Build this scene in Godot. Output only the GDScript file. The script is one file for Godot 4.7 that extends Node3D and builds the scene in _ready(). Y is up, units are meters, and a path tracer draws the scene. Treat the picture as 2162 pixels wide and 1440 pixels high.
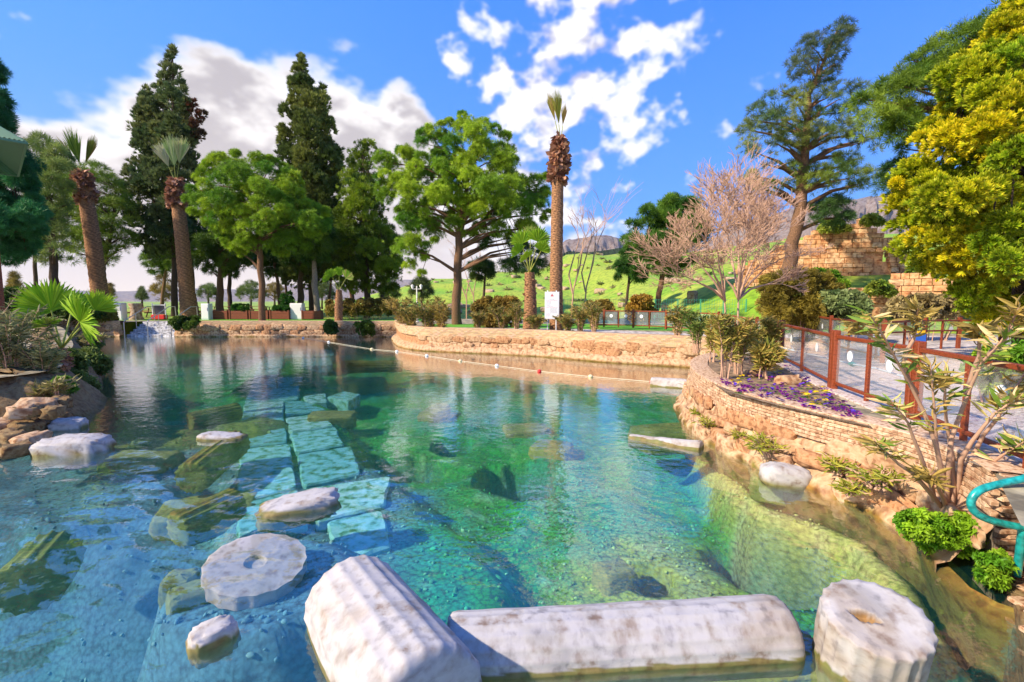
extends Node3D
# An ancient thermal pool with sunken columns, garden banks, trees and ruins. y is up, metres; the water lies at y = 0.

const EYE := Vector3(0, 2.4, 0)
const PITCH := 5.03
const FPX := 1000.0
const G := 0.92          # ground and deck level round the pool
var look := Basis(Vector3.RIGHT, deg_to_rad(-PITCH))
var rng := RandomNumberGenerator.new()
var noise := FastNoiseLite.new()
var used := {}
var M := {}              # materials
var T := {}              # noise textures
var S := {}              # shared meshes

# ---------------------------------------------------------------- pixels of the photograph to places
func ray(x: float, y: float) -> Vector3:
	return look * Vector3((x - 1081.0) / FPX, (720.0 - y) / FPX, -1.0)

func px(x: float, y: float, h := 0.0) -> Vector3:      # where that line of sight meets the level h
	var r := ray(x, y)
	return EYE + r * ((h - EYE.y) / r.y)

func pd(x: float, y: float, d: float) -> Vector3:      # on that line of sight, d metres ahead
	var r := ray(x, y)
	return EYE + r * (d / -r.z)

func rr(a: float, b: float) -> float:
	return rng.randf_range(a, b)

func sm(a: float, b: float, x: float) -> float:
	return smoothstep(a, b, x)

# ---------------------------------------------------------------- mesh building
class MB:
	var v := PackedVector3Array()
	var n := PackedVector3Array()
	var c := PackedColorArray()
	var u := PackedVector2Array()
	var col := Color.WHITE

	func tri(a: Vector3, b: Vector3, d: Vector3, na: Vector3, nb: Vector3, nd: Vector3, ua := Vector2.ZERO, ub := Vector2.ZERO, ud := Vector2.ZERO) -> void:
		if (d - a).cross(b - a).dot(na + nb + nd) < 0.0:
			v.append(a); v.append(d); v.append(b); n.append(na); n.append(nd); n.append(nb); u.append(ua); u.append(ud); u.append(ub)
		else:
			v.append(a); v.append(b); v.append(d); n.append(na); n.append(nb); n.append(nd); u.append(ua); u.append(ub); u.append(ud)
		c.append(col); c.append(col); c.append(col)

	func flat(a: Vector3, b: Vector3, d: Vector3) -> void:
		var m := (d - a).cross(b - a).normalized()
		v.append(a); v.append(b); v.append(d)
		for i in 3:
			n.append(m); c.append(col); u.append(Vector2.ZERO)

	func quad(a: Vector3, b: Vector3, d: Vector3, e: Vector3, out := Vector3.ZERO) -> void:
		var m := (d - a).cross(b - a).normalized()
		if out != Vector3.ZERO and m.dot(out) < 0.0:
			m = -m
		tri(a, b, d, m, m, m)
		tri(a, d, e, m, m, m)

	func box(at: Vector3, size: Vector3, turn := Basis.IDENTITY, bev := 0.0) -> void:
		# a box with chamfered edges
		var h := size * 0.5
		var k := minf(bev, minf(h.x, minf(h.y, h.z)) * 0.6)
		for ax in 3:
			for s in [-1.0, 1.0]:
				var a1 := (ax + 1) % 3
				var a2 := (ax + 2) % 3
				var p: Array[Vector3] = []
				for q in [[-1, -1], [1, -1], [1, 1], [-1, 1]]:
					var w := Vector3.ZERO
					w[ax] = s * h[ax]; w[a1] = q[0] * (h[a1] - k); w[a2] = q[1] * (h[a2] - k)
					p.append(at + turn * w)
				var o := Vector3.ZERO
				o[ax] = s
				quad(p[0], p[1], p[2], p[3], turn * o)
		if k <= 0.0:
			return
		for ax in 3:
			var a1 := (ax + 1) % 3
			var a2 := (ax + 2) % 3
			for s1 in [-1.0, 1.0]:
				for s2 in [-1.0, 1.0]:
					var p: Array[Vector3] = []
					for q in [[-1, 0], [1, 0], [1, 1], [-1, 1]]:
						var w := Vector3.ZERO
						w[ax] = q[0] * (h[ax] - k)
						w[a1] = s1 * (h[a1] - (k if q[1] == 1 else 0.0)); w[a2] = s2 * (h[a2] - (0.0 if q[1] == 1 else k))
						p.append(at + turn * w)
					var o := Vector3.ZERO
					o[a1] = s1; o[a2] = s2
					quad(p[0], p[1], p[2], p[3], turn * o)

	func bar(a: Vector3, b: Vector3, w: float, h: float, bev := 0.0) -> void:
		# a squared bar from a to b; h runs upwards
		var z := (b - a)
		var l := z.length()
		z = z / l
		var x := Vector3.UP.cross(z)
		x = Vector3.RIGHT if x.length() < 0.01 else x.normalized()
		box((a + b) * 0.5, Vector3(w, h, l), Basis(x, z.cross(x), z), bev)

	func tube(path: Array, rad: Array, sides := 8, caps := true, ulen := 1.0) -> void:
		var rings := []
		var nrm := []
		var side := Vector3.ZERO
		var run := 0.0
		var runs := []
		for i in path.size():
			var t: Vector3 = (path[mini(i + 1, path.size() - 1)] - path[maxi(i - 1, 0)]).normalized()
			if side == Vector3.ZERO:
				side = t.cross(Vector3.FORWARD if absf(t.z) < 0.9 else Vector3.RIGHT).normalized()
			side = (side - t * side.dot(t)).normalized()
			var up := side.cross(t)
			var ring := PackedVector3Array()
			var nn := PackedVector3Array()
			for k in sides + 1:
				var a := TAU * (k % sides) / sides
				var d := side * cos(a) + up * sin(a)
				ring.append(path[i] + d * rad[i]); nn.append(d)
			if i > 0:
				run += (path[i] - path[i - 1]).length()
			runs.append(run * ulen)
			rings.append(ring); nrm.append(nn)
		for i in path.size() - 1:
			for k in sides:
				var k2 := k + 1
				var ua := Vector2(float(k) / sides, runs[i])
				var ub := Vector2(float(k2) / sides, runs[i])
				var uc := Vector2(float(k2) / sides, runs[i + 1])
				var ue := Vector2(float(k) / sides, runs[i + 1])
				tri(rings[i][k], rings[i][k2], rings[i + 1][k2], nrm[i][k], nrm[i][k2], nrm[i + 1][k2], ua, ub, uc)
				tri(rings[i][k], rings[i + 1][k2], rings[i + 1][k], nrm[i][k], nrm[i + 1][k2], nrm[i + 1][k], ua, uc, ue)
		if caps:
			for e in [0, path.size() - 1]:
				var o: Vector3 = (path[e] - path[1 if e == 0 else e - 1]).normalized()
				for k in sides:
					tri(path[e], rings[e][k], rings[e][k + 1], o, o, o)

	func grid(p: Array, nu: int, nv: int, uvs := PackedVector2Array(), cols := PackedColorArray()) -> void:
		# p: (nu+1)*(nv+1) points row by row; smooth normals from neighbours
		var w := nu + 1
		var nn := PackedVector3Array()
		for j in nv + 1:
			for i in w:
				var a: Vector3 = p[j * w + mini(i + 1, nu)] - p[j * w + maxi(i - 1, 0)]
				var b: Vector3 = p[mini(j + 1, nv) * w + i] - p[maxi(j - 1, 0) * w + i]
				nn.append(b.cross(a).normalized())
		for j in nv + 1:          # a row drawn together in one point takes the mean of the row beside it
			if nn[j * w + nu / 2].length() < 0.5:
				var k := 1 if j == 0 else j - 1
				var mean := Vector3.ZERO
				for i in nu:
					mean += nn[k * w + i]
				for i in w:
					nn[j * w + i] = mean.normalized()
		for j in nv:
			for i in nu:
				var q := [j * w + i, j * w + i + 1, (j + 1) * w + i + 1, (j + 1) * w + i]
				for t in [[0, 1, 2], [0, 2, 3]]:
					var i0: int = q[t[0]]
					var i1: int = q[t[1]]
					var i2: int = q[t[2]]
					var s := v.size()
					if uvs.size():
						tri(p[i0], p[i1], p[i2], nn[i0], nn[i1], nn[i2], uvs[i0], uvs[i1], uvs[i2])
					else:
						tri(p[i0], p[i1], p[i2], nn[i0], nn[i1], nn[i2])
					if cols.size():
						var sw: bool = v[s + 1] == p[i2]
						c[s] = cols[i0]; c[s + 1] = cols[i2 if sw else i1]; c[s + 2] = cols[i1 if sw else i2]

	func prism(pts: Array, y0: float, y1: float, bev := 0.02) -> void:
		# a slab whose outline is given as Vector3 points (their x and z count)
		var mid := Vector3.ZERO
		for q in pts:
			mid += q
		mid /= pts.size()
		mid.y = y1
		for i in pts.size():
			var a: Vector3 = pts[i]
			var b: Vector3 = pts[(i + 1) % pts.size()]
			var o := (a + b) * 0.5 - mid
			o.y = 0.0
			o = o.normalized()
			var at := Vector3(a.x, y1 - bev, a.z)
			var bt := Vector3(b.x, y1 - bev, b.z)
			var ai := Vector3(a.x, y1, a.z).lerp(mid, clampf(bev / maxf((a - mid).length(), 0.01), 0.0, 0.4))
			var bi := Vector3(b.x, y1, b.z).lerp(mid, clampf(bev / maxf((b - mid).length(), 0.01), 0.0, 0.4))
			quad(Vector3(a.x, y0, a.z), Vector3(b.x, y0, b.z), bt, at, o)
			quad(at, bt, bi, ai, o + Vector3.UP)
			quad(ai, bi, mid, mid, Vector3.UP)

	func mesh() -> ArrayMesh:
		var a := []
		a.resize(Mesh.ARRAY_MAX)
		a[Mesh.ARRAY_VERTEX] = v; a[Mesh.ARRAY_NORMAL] = n; a[Mesh.ARRAY_COLOR] = c; a[Mesh.ARRAY_TEX_UV] = u
		var m := ArrayMesh.new()
		m.add_surface_from_arrays(Mesh.PRIMITIVE_TRIANGLES, a)
		return m

# ---------------------------------------------------------------- nodes
func numbered(called: String) -> String:
	if not used.has(called):
		used[called] = 0
		return called
	used[called] += 1
	return "%s_%03d" % [called, used[called]]

func thing(called: String, label: String, category: String, at := Vector3.ZERO, group := "") -> Node3D:
	var o := Node3D.new()
	o.name = numbered(called)
	add_child(o)
	o.position = at
	o.set_meta("label", label); o.set_meta("category", category)
	if group:
		o.set_meta("group", group)
	return o

func tag(o: Node, label: String, category: String, group := "") -> Node:
	o.set_meta("label", label); o.set_meta("category", category)
	if group:
		o.set_meta("group", group)
	return o

func base_of(o: Node) -> Vector3:
	var p := Vector3.ZERO
	while o is Node3D and o != self:
		p += o.position
		o = o.get_parent()
	return p

func part(parent: Node, called: String, m: Mesh, mat: Material) -> MeshInstance3D:   # mesh in world places
	var o := MeshInstance3D.new()
	o.name = numbered(called) if parent == self else called
	o.mesh = m
	o.material_override = mat
	parent.add_child(o, true)
	if parent != self:
		o.position = -base_of(parent)
	return o

func piece(parent: Node, called: String, m: Mesh, mat: Material, xf: Transform3D) -> MeshInstance3D:   # shared mesh placed by a world transform
	var o := MeshInstance3D.new()
	o.name = numbered(called) if parent == self else called
	o.mesh = m
	o.material_override = mat
	parent.add_child(o, true)
	o.transform = xf
	if parent != self:
		o.position = xf.origin - base_of(parent)
	return o

func structure(called: String, m: Mesh, mat: Material, label: String) -> MeshInstance3D:
	var o := part(self, called, m, mat)
	o.set_meta("kind", "structure"); o.set_meta("label", label); o.set_meta("category", called.replace("_", " "))
	return o

func scatter(parent: Node, called: String, m: Mesh, mat: Material, xfs: Array, cols: Array) -> MultiMeshInstance3D:
	var mm := MultiMesh.new()
	mm.transform_format = MultiMesh.TRANSFORM_3D
	mm.use_colors = true
	mm.mesh = m
	mm.instance_count = xfs.size()
	for i in xfs.size():
		mm.set_instance_transform(i, xfs[i])
		mm.set_instance_color(i, cols[i])
	var o := MultiMeshInstance3D.new()
	o.name = called
	o.multimesh = mm
	o.set_meta("kind", "stuff")
	o.material_override = mat
	parent.add_child(o, true)
	if parent != self:
		o.position = -base_of(parent)
	return o

# ---------------------------------------------------------------- materials
func ntex(called: String, freq: float, oct: int, ramp: Array, sd := 1, size := 512, kind := FastNoiseLite.TYPE_SIMPLEX_SMOOTH) -> NoiseTexture2D:
	var f := FastNoiseLite.new()
	f.noise_type = kind
	f.seed = sd
	f.frequency = freq
	f.fractal_octaves = oct
	f.fractal_gain = 0.55
	if kind == FastNoiseLite.TYPE_CELLULAR:
		f.cellular_return_type = FastNoiseLite.RETURN_DISTANCE
	var t := NoiseTexture2D.new()
	t.noise = f
	t.width = size; t.height = size
	t.seamless = true
	var g := Gradient.new()
	g.offsets = PackedFloat32Array(ramp.map(func(x): return x[0]))
	g.colors = PackedColorArray(ramp.map(func(x): return x[1]))
	t.color_ramp = g
	T[called] = t
	return t

func grey(a: float) -> Color:
	return Color(a, a, a)

func lin(r: float, g: float, b: float) -> Color:     # a linear base colour
	return Color(r, g, b).linear_to_srgb()

func mat(called: String, c: Color, rough: float, tex := "", scale := 1.0, height := "", hcm := 0.0) -> StandardMaterial3D:
	var m := StandardMaterial3D.new()
	m.resource_name = called
	m.albedo_color = c
	m.roughness = rough
	m.vertex_color_use_as_albedo = true
	if tex or height:
		m.uv1_triplanar = true
		m.uv1_world_triplanar = true
		m.uv1_scale = Vector3.ONE * scale
	if tex:
		m.albedo_texture = T[tex]
	if height:
		m.heightmap_enabled = true
		m.heightmap_texture = T[height]
		m.heightmap_scale = hcm
	M[called] = m
	return m

func leafmat(called: String, c: Color, back: float) -> StandardMaterial3D:
	var m := mat(called, c, 0.55)
	m.backlight_enabled = true
	m.backlight = grey(back)
	m.metallic_specular = 0.35
	return m

func materials() -> void:
	ntex("mottle", 0.012, 5, [[0.25, grey(0.62)], [0.5, grey(0.85)], [0.75, grey(1.0)]], 3)
	ntex("grain", 0.06, 4, [[0.2, grey(0.7)], [0.8, grey(1.0)]], 4)
	ntex("marble", 0.01, 6, [[0.15, Color(0.70, 0.60, 0.52)], [0.3, Color(0.88, 0.85, 0.82)], [0.5, Color(1, 0.99, 0.98)], [0.68, Color(0.97, 0.96, 0.97)], [0.85, Color(0.78, 0.77, 0.78)]], 5, 1024)
	ntex("pits", 0.025, 5, [[0.1, grey(0.0)], [0.35, grey(0.75)], [0.8, grey(1.0)]], 6, 512)
	ntex("stone", 0.015, 6, [[0.2, Color(0.62, 0.45, 0.34)], [0.45, Color(0.92, 0.8, 0.68)], [0.65, Color(1, 0.93, 0.84)], [0.85, Color(0.78, 0.6, 0.45)]], 7)
	ntex("gravel", 0.05, 3, [[0.0, grey(1.0)], [0.3, grey(0.95)], [0.55, grey(0.75)], [0.85, grey(0.4)]], 8, 512, FastNoiseLite.TYPE_CELLULAR)
	ntex("grass", 0.04, 5, [[0.2, Color(0.55, 0.62, 0.4)], [0.5, Color(0.85, 0.95, 0.6)], [0.8, Color(1, 1, 0.75)]], 9)
	ntex("bark", 0.035, 5, [[0.2, grey(0.35)], [0.5, grey(0.75)], [0.8, grey(1.0)]], 10)
	ntex("wood", 0.02, 5, [[0.2, Color(0.7, 0.6, 0.55)], [0.6, Color(1, 0.95, 0.9)], [0.8, Color(0.85, 0.75, 0.7)]], 11)
	ntex("film", 0.02, 6, [[0.2, Color(0.42, 0.62, 0.42)], [0.42, Color(0.8, 0.92, 0.86)], [0.6, Color(0.95, 1, 1)], [0.8, Color(1, 1, 1)]], 15)
	mat("marble", lin(0.44, 0.43, 0.44), 0.75, "marble", 0.45, "pits", 0.3)
	mat("sunken", lin(0.46, 0.50, 0.26), 0.8, "marble", 0.6, "pits", 1.2)
	mat("rock", lin(0.62, 0.50, 0.38), 0.9, "stone", 0.7, "mottle", 2.0)
	mat("ruin", lin(0.72, 0.48, 0.27), 0.9, "stone", 0.25, "mottle", 2.5)
	mat("brick", lin(0.74, 0.64, 0.55), 0.85, "stone", 1.3, "grain", 0.3)
	mat("mortar", lin(0.30, 0.24, 0.19), 0.95, "grain", 1.5)
	mat("bed", lin(1, 1, 1), 0.9, "gravel", 0.6, "gravel", -0.6)
	mat("soil", lin(0.33, 0.22, 0.13), 0.95, "mottle", 0.6, "grain", 1.0)
	mat("lawn", lin(0.16, 0.42, 0.03), 0.9, "grass", 0.5, "grain", 1.5)
	mat("hill_grass", lin(0.40, 0.43, 0.085), 0.95, "grass", 0.06, "grain", 3.0)
	mat("ground", lin(0.42, 0.36, 0.24), 0.95, "mottle", 0.3, "grain", 1.0)
	mat("paving", lin(0.66, 0.58, 0.52), 0.85, "mottle", 0.4, "grain", 0.3)
	mat("deck", lin(0.62, 0.61, 0.66), 0.7, "wood", 0.8)
	mat("mountain", lin(0.24, 0.24, 0.27), 1.0, "stone", 0.004)
	mat("bark", lin(0.36, 0.19, 0.10), 0.95, "bark", 1.2, "bark", 3.0)
	mat("dark_bark", lin(0.16, 0.10, 0.06), 0.95, "bark", 1.2, "bark", 3.0)
	mat("pale_bark", lin(0.52, 0.42, 0.32), 0.95, "bark", 1.2, "bark", 2.0)
	var pb := mat("palm_bark", lin(0.60, 0.30, 0.14), 0.95, "bark", 1.0, "bark", 2.5)
	pb.uv1_triplanar = false
	pb.uv1_world_triplanar = false
	pb.uv1_scale = Vector3(0.6, 1.6, 1.0)
	mat("twig", lin(0.47, 0.29, 0.20), 0.9)
	mat("husk", lin(0.34, 0.15, 0.09), 0.9, "bark", 2.0)
	mat("fence_wood", lin(0.27, 0.062, 0.018), 0.5, "wood", 2.5)
	mat("planter_wood", lin(0.26, 0.07, 0.03), 0.6, "wood", 2.0)
	mat("table_wood", lin(0.34, 0.15, 0.08), 0.7, "wood", 2.0)
	mat("white_paint", lin(0.78, 0.78, 0.80), 0.5)
	mat("grey_metal", lin(0.50, 0.50, 0.52), 0.35).metallic = 0.8
	mat("teal_paint", lin(0.02, 0.44, 0.44), 0.3, "mottle", 2.0)
	mat("red_paint", lin(0.6, 0.02, 0.02), 0.5)
	mat("dark_panel", lin(0.03, 0.03, 0.05), 0.6)
	mat("green_paint", lin(0.05, 0.33, 0.20), 0.6)
	mat("roof_green", lin(0.08, 0.20, 0.12), 0.6)
	mat("rope", lin(0.72, 0.68, 0.55), 0.8)
	mat("blue_plastic", lin(0.02, 0.12, 0.6), 0.4)
	leafmat("needles", lin(0.95, 0.95, 0.95), 0.8)
	leafmat("leaves", lin(0.95, 0.95, 0.95), 0.7)
	var g := StandardMaterial3D.new()
	g.resource_name = "pane"
	g.transparency = BaseMaterial3D.TRANSPARENCY_ALPHA
	g.albedo_color = Color(0.85, 0.9, 0.92, 0.10)
	g.roughness = 0.03
	M.pane = g

#@SKY
func sky_color(d: Vector3, a: FastNoiseLite, b: FastNoiseLite, sun: Vector3) -> Color:
	var el := rad_to_deg(asin(clampf(d.y, -1.0, 1.0)))
	var az := rad_to_deg(atan2(d.x, -d.z))
	var near_sun := clampf(0.5 + 0.5 * d.dot(sun), 0.0, 1.0)
	var t := pow(clampf(el / 50.0, 0.0, 1.0), 0.65)
	var low := Vector3(0.13, 0.38, 0.80)
	var top := Vector3(0.0, 0.10, 0.74).lerp(Vector3(0.04, 0.19, 0.60), sm(0.35, 0.8, near_sun))
	var c := low.lerp(top, t)
	var warm := Vector3(0.84, 0.69, 0.56)
	c = c.lerp(warm, 0.85 * exp(-maxf(el, 0.0) / 5.0) * sm(0.25, 0.7, near_sun))
	# a bank of cumulus low down, higher where it is piled up
	var along := Vector3(d.x, 0.0, d.z).normalized()
	var pile := a.get_noise_3dv(along * 1.1 + Vector3(3, 0, 0))
	var height := 10.0 + 9.0 * pile
	height = lerpf(height, 16.0 + 8.0 * sm(-44.0, -30.0, az) - 15.0 * sm(-13.0, -4.0, az), sm(-75.0, -55.0, az) * (1.0 - sm(0.0, 14.0, az)))
	height = lerpf(height, 2.5, sm(14.0, 26.0, az) * (1.0 - sm(60.0, 80.0, az)))
	var stretch := Vector3(d.x, d.y * 1.7, d.z)
	var puff := a.get_noise_3dv(stretch * 5.0)
	var fine := b.get_noise_3dv(stretch * 14.0)
	var edge := height + 5.0 * puff + 2.0 * fine
	var bank := sm(-0.6, 3.0, edge - el) * sm(1.0, 4.5, height)
	var depth := clampf((edge - el) / 9.0, 0.0, 1.0)
	var lit := Vector3(0.85, 0.82, 0.80)
	var under := Vector3(0.36, 0.335, 0.35)
	var body := lit.lerp(under, sm(0.05, 0.75, depth + 0.4 * puff + 0.15 * fine))
	body = body.lerp(warm * 1.05, 0.95 * exp(-maxf(el, 0.0) / 9.0))
	c = c.lerp(body, bank * 0.97)
	# broken patches higher up, in a streak
	var axis := 1.0 + (el - 10.0) * 0.36
	var streak := exp(-pow((az - axis) / 13.0, 2.0))
	var other := sm(0.1, 0.5, a.get_noise_3dv(d * 0.9 + Vector3(0, 7, 0))) * sm(50.0, 70.0, absf(az))
	var field := b.get_noise_3dv(Vector3(d.x, d.y * 1.3, d.z) * 11.0 + Vector3(0, 0, 4)) * 1.0 + 0.3 * a.get_noise_3dv(d * 5.0)
	var patch := sm(-0.06, 0.42, field - 0.58 + 0.95 * maxf(streak, other * 0.7)) * sm(4.0, 9.0, el)
	var shade := Vector3(0.80, 0.77, 0.77).lerp(Vector3(0.44, 0.43, 0.50), sm(0.1, 0.6, -field + 0.25 + 0.5 * fine))
	c = c.lerp(shade, patch * 0.93)
	return Color(c.x, c.y, c.z)

func make_sky(sun: Vector3, gain: float) -> ImageTexture:
	var w := 3072
	var h := 1536
	var a := FastNoiseLite.new()
	a.noise_type = FastNoiseLite.TYPE_SIMPLEX_SMOOTH
	a.frequency = 1.0; a.fractal_octaves = 5; a.seed = 21
	var b := FastNoiseLite.new()
	b.noise_type = FastNoiseLite.TYPE_SIMPLEX_SMOOTH
	b.frequency = 1.0; b.fractal_octaves = 4; b.seed = 5
	var small := Image.create(w / 6, h / 6, false, Image.FORMAT_RGBF)
	for j in h / 6:
		for i in w / 6:
			small.set_pixel(i, j, sky_color(sky_dir((i + 0.5) / (w / 6), (maxf(0.0, minf(j, h / 12 - 1)) + 0.5) / (h / 6)), a, b, sun) * gain)
	small.resize(w, h, Image.INTERPOLATE_CUBIC)
	# the part that the camera faces at full resolution
	for j in range(h * 45 / 180, h / 2):
		for k in range(-w * 54 / 360, w * 54 / 360):
			var i := posmod(k, w)
			small.set_pixel(i, j, sky_color(sky_dir((i + 0.5) / w, (j + 0.5) / h), a, b, sun) * gain)
	return ImageTexture.create_from_image(small)

func sky_dir(u: float, v: float) -> Vector3:    # the left edge of a panorama faces -z, its top is up
	var az := u * TAU
	var el := (0.5 - v) * PI
	return Vector3(sin(az) * cos(el), sin(el), -cos(az) * cos(el))

func camera_and_light() -> void:
	var cam := Camera3D.new()
	cam.name = "camera"
	add_child(cam)
	cam.position = EYE
	cam.basis = look
	cam.keep_aspect = Camera3D.KEEP_HEIGHT
	cam.fov = rad_to_deg(2.0 * atan(720.0 / FPX))
	cam.near = 0.05
	cam.far = 30000.0
	cam.current = true
	var exposure := 2.35
	var sun_dir := Vector3(-0.80, 0.66, 0.42).normalized()
	var sun := DirectionalLight3D.new()
	sun.name = "sun"
	add_child(sun)
	sun.look_at_from_position(Vector3.ZERO, -sun_dir)
	sun.light_energy = 1.15
	sun.light_color = Color(1.0, 0.93, 0.82)
	sun.light_angular_distance = 1.5
	sun.shadow_enabled = true
	var e := Environment.new()
	e.background_mode = Environment.BG_SKY
	var p := PanoramaSkyMaterial.new()
	p.panorama = make_sky(sun_dir, 1.6 / exposure)
	var s := Sky.new()
	s.sky_material = p
	e.sky = s
	e.tonemap_mode = Environment.TONE_MAPPER_LINEAR
	e.tonemap_exposure = exposure
	e.volumetric_fog_enabled = true
	e.volumetric_fog_density = 0.0
	e.fog_enabled = true
	e.fog_density = 0.00006
	e.fog_light_color = Color(0.80, 0.88, 1.0)
	e.sdfgi_enabled = true
	e.ssao_enabled = true
	e.ssil_enabled = true
	var we := WorldEnvironment.new()
	we.name = "environment"
	we.environment = e
	add_child(we)
#@END

# ---------------------------------------------------------------- the setting
var wall_far: Array[Vector2] = [Vector2(-21.6, -30.4), Vector2(-16.0, -30.5), Vector2(-11.0, -30.4), Vector2(-7.4, -30.2)]
var wall_far_west: Array[Vector2] = [Vector2(-31.0, -30.8), Vector2(-28.0, -30.6), Vector2(-25.1, -30.4)]
var wall_mid: Array[Vector2] = [Vector2(-7.4, -30.2), Vector2(-6.6, -27.5), Vector2(-5.6, -24.4), Vector2(-4.4, -22.6), Vector2(-2.9, -21.8), Vector2(-0.6, -20.9), Vector2(1.4, -20.0), Vector2(2.8, -18.9), Vector2(4.1, -18.0), Vector2(6.3, -16.9), Vector2(7.6, -16.2)]
var wall_right: Array[Vector2] = [Vector2(6.1, -13.4), Vector2(5.2, -12.6), Vector2(4.5, -11.6), Vector2(4.02, -10.5), Vector2(3.7, -9.3), Vector2(3.58, -8.2), Vector2(3.66, -7.2), Vector2(3.95, -6.2), Vector2(4.22, -5.5), Vector2(4.36, -4.95), Vector2(4.3, -4.4), Vector2(4.1, -3.9)]
var bank_left: Array[Vector2] = [Vector2(-12.0, -3.0), Vector2(-10.8, -6.5), Vector2(-9.9, -8.4), Vector2(-9.2, -9.0), Vector2(-9.6, -10.4), Vector2(-11.2, -12.0), Vector2(-13.8, -15.2), Vector2(-18.0, -19.5), Vector2(-24.0, -25.5), Vector2(-29.0, -29.0), Vector2(-31.0, -30.8)]

func v3(p: Vector2, y := 0.0) -> Vector3:
	return Vector3(p.x, y, p.y)

func smooth_line(p: Array, step := 0.3) -> Array:     # a rounded line through the points, evenly stepped
	var c := Curve3D.new()
	for i in p.size():
		var t: Vector2 = (p[mini(i + 1, p.size() - 1)] - p[maxi(i - 1, 0)]) * 0.16
		c.add_point(v3(p[i]), v3(-t), v3(t))
	c.bake_interval = 0.05
	var out := []
	var l := c.get_baked_length()
	var k := maxi(2, int(l / step))
	for i in k + 1:
		out.append(c.sample_baked(l * i / k, true))
	return out

func normals_of(line: Array, side: float) -> Array:
	var out := []
	for i in line.size():
		var t: Vector3 = (line[mini(i + 1, line.size() - 1)] - line[maxi(i - 1, 0)]).normalized()
		out.append(Vector3(t.z, 0, -t.x) * side)
	return out

var pits := []
var ridge := []
var street := []
var drum := Vector3.ZERO
func bed_zones() -> void:
	for q in [[838, 982, 0.95], [960, 934, 0.5], [1100, 1004, 0.95], [1630, 1192, 0.74], [720, 1130, 0.5], [1370, 1215, 0.3]]:
		pits.append([px(q[0], q[1], -1.05), q[2]])
	for q in [[620, 730], [590, 780], [590, 830], [600, 900], [640, 1000], [720, 1100], [820, 1210]]:
		street.append(px(q[0], q[1], -0.62))
	for q in [[1490, 950], [1545, 1010], [1610, 1070], [1720, 1105], [1820, 1150], [1900, 1230], [1960, 1330], [2010, 1450]]:
		ridge.append(px(q[0], q[1], -0.4))

func seg_dist(p: Vector3, line: Array) -> float:
	var best := 99.0
	for i in line.size() - 1:
		var a: Vector3 = line[i]
		var d: Vector3 = line[i + 1] - a
		var t := clampf(((p.x - a.x) * d.x + (p.z - a.z) * d.z) / (d.x * d.x + d.z * d.z), 0.0, 1.0)
		best = minf(best, Vector2(p.x - a.x - d.x * t, p.z - a.z - d.z * t).length())
	return best

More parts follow.
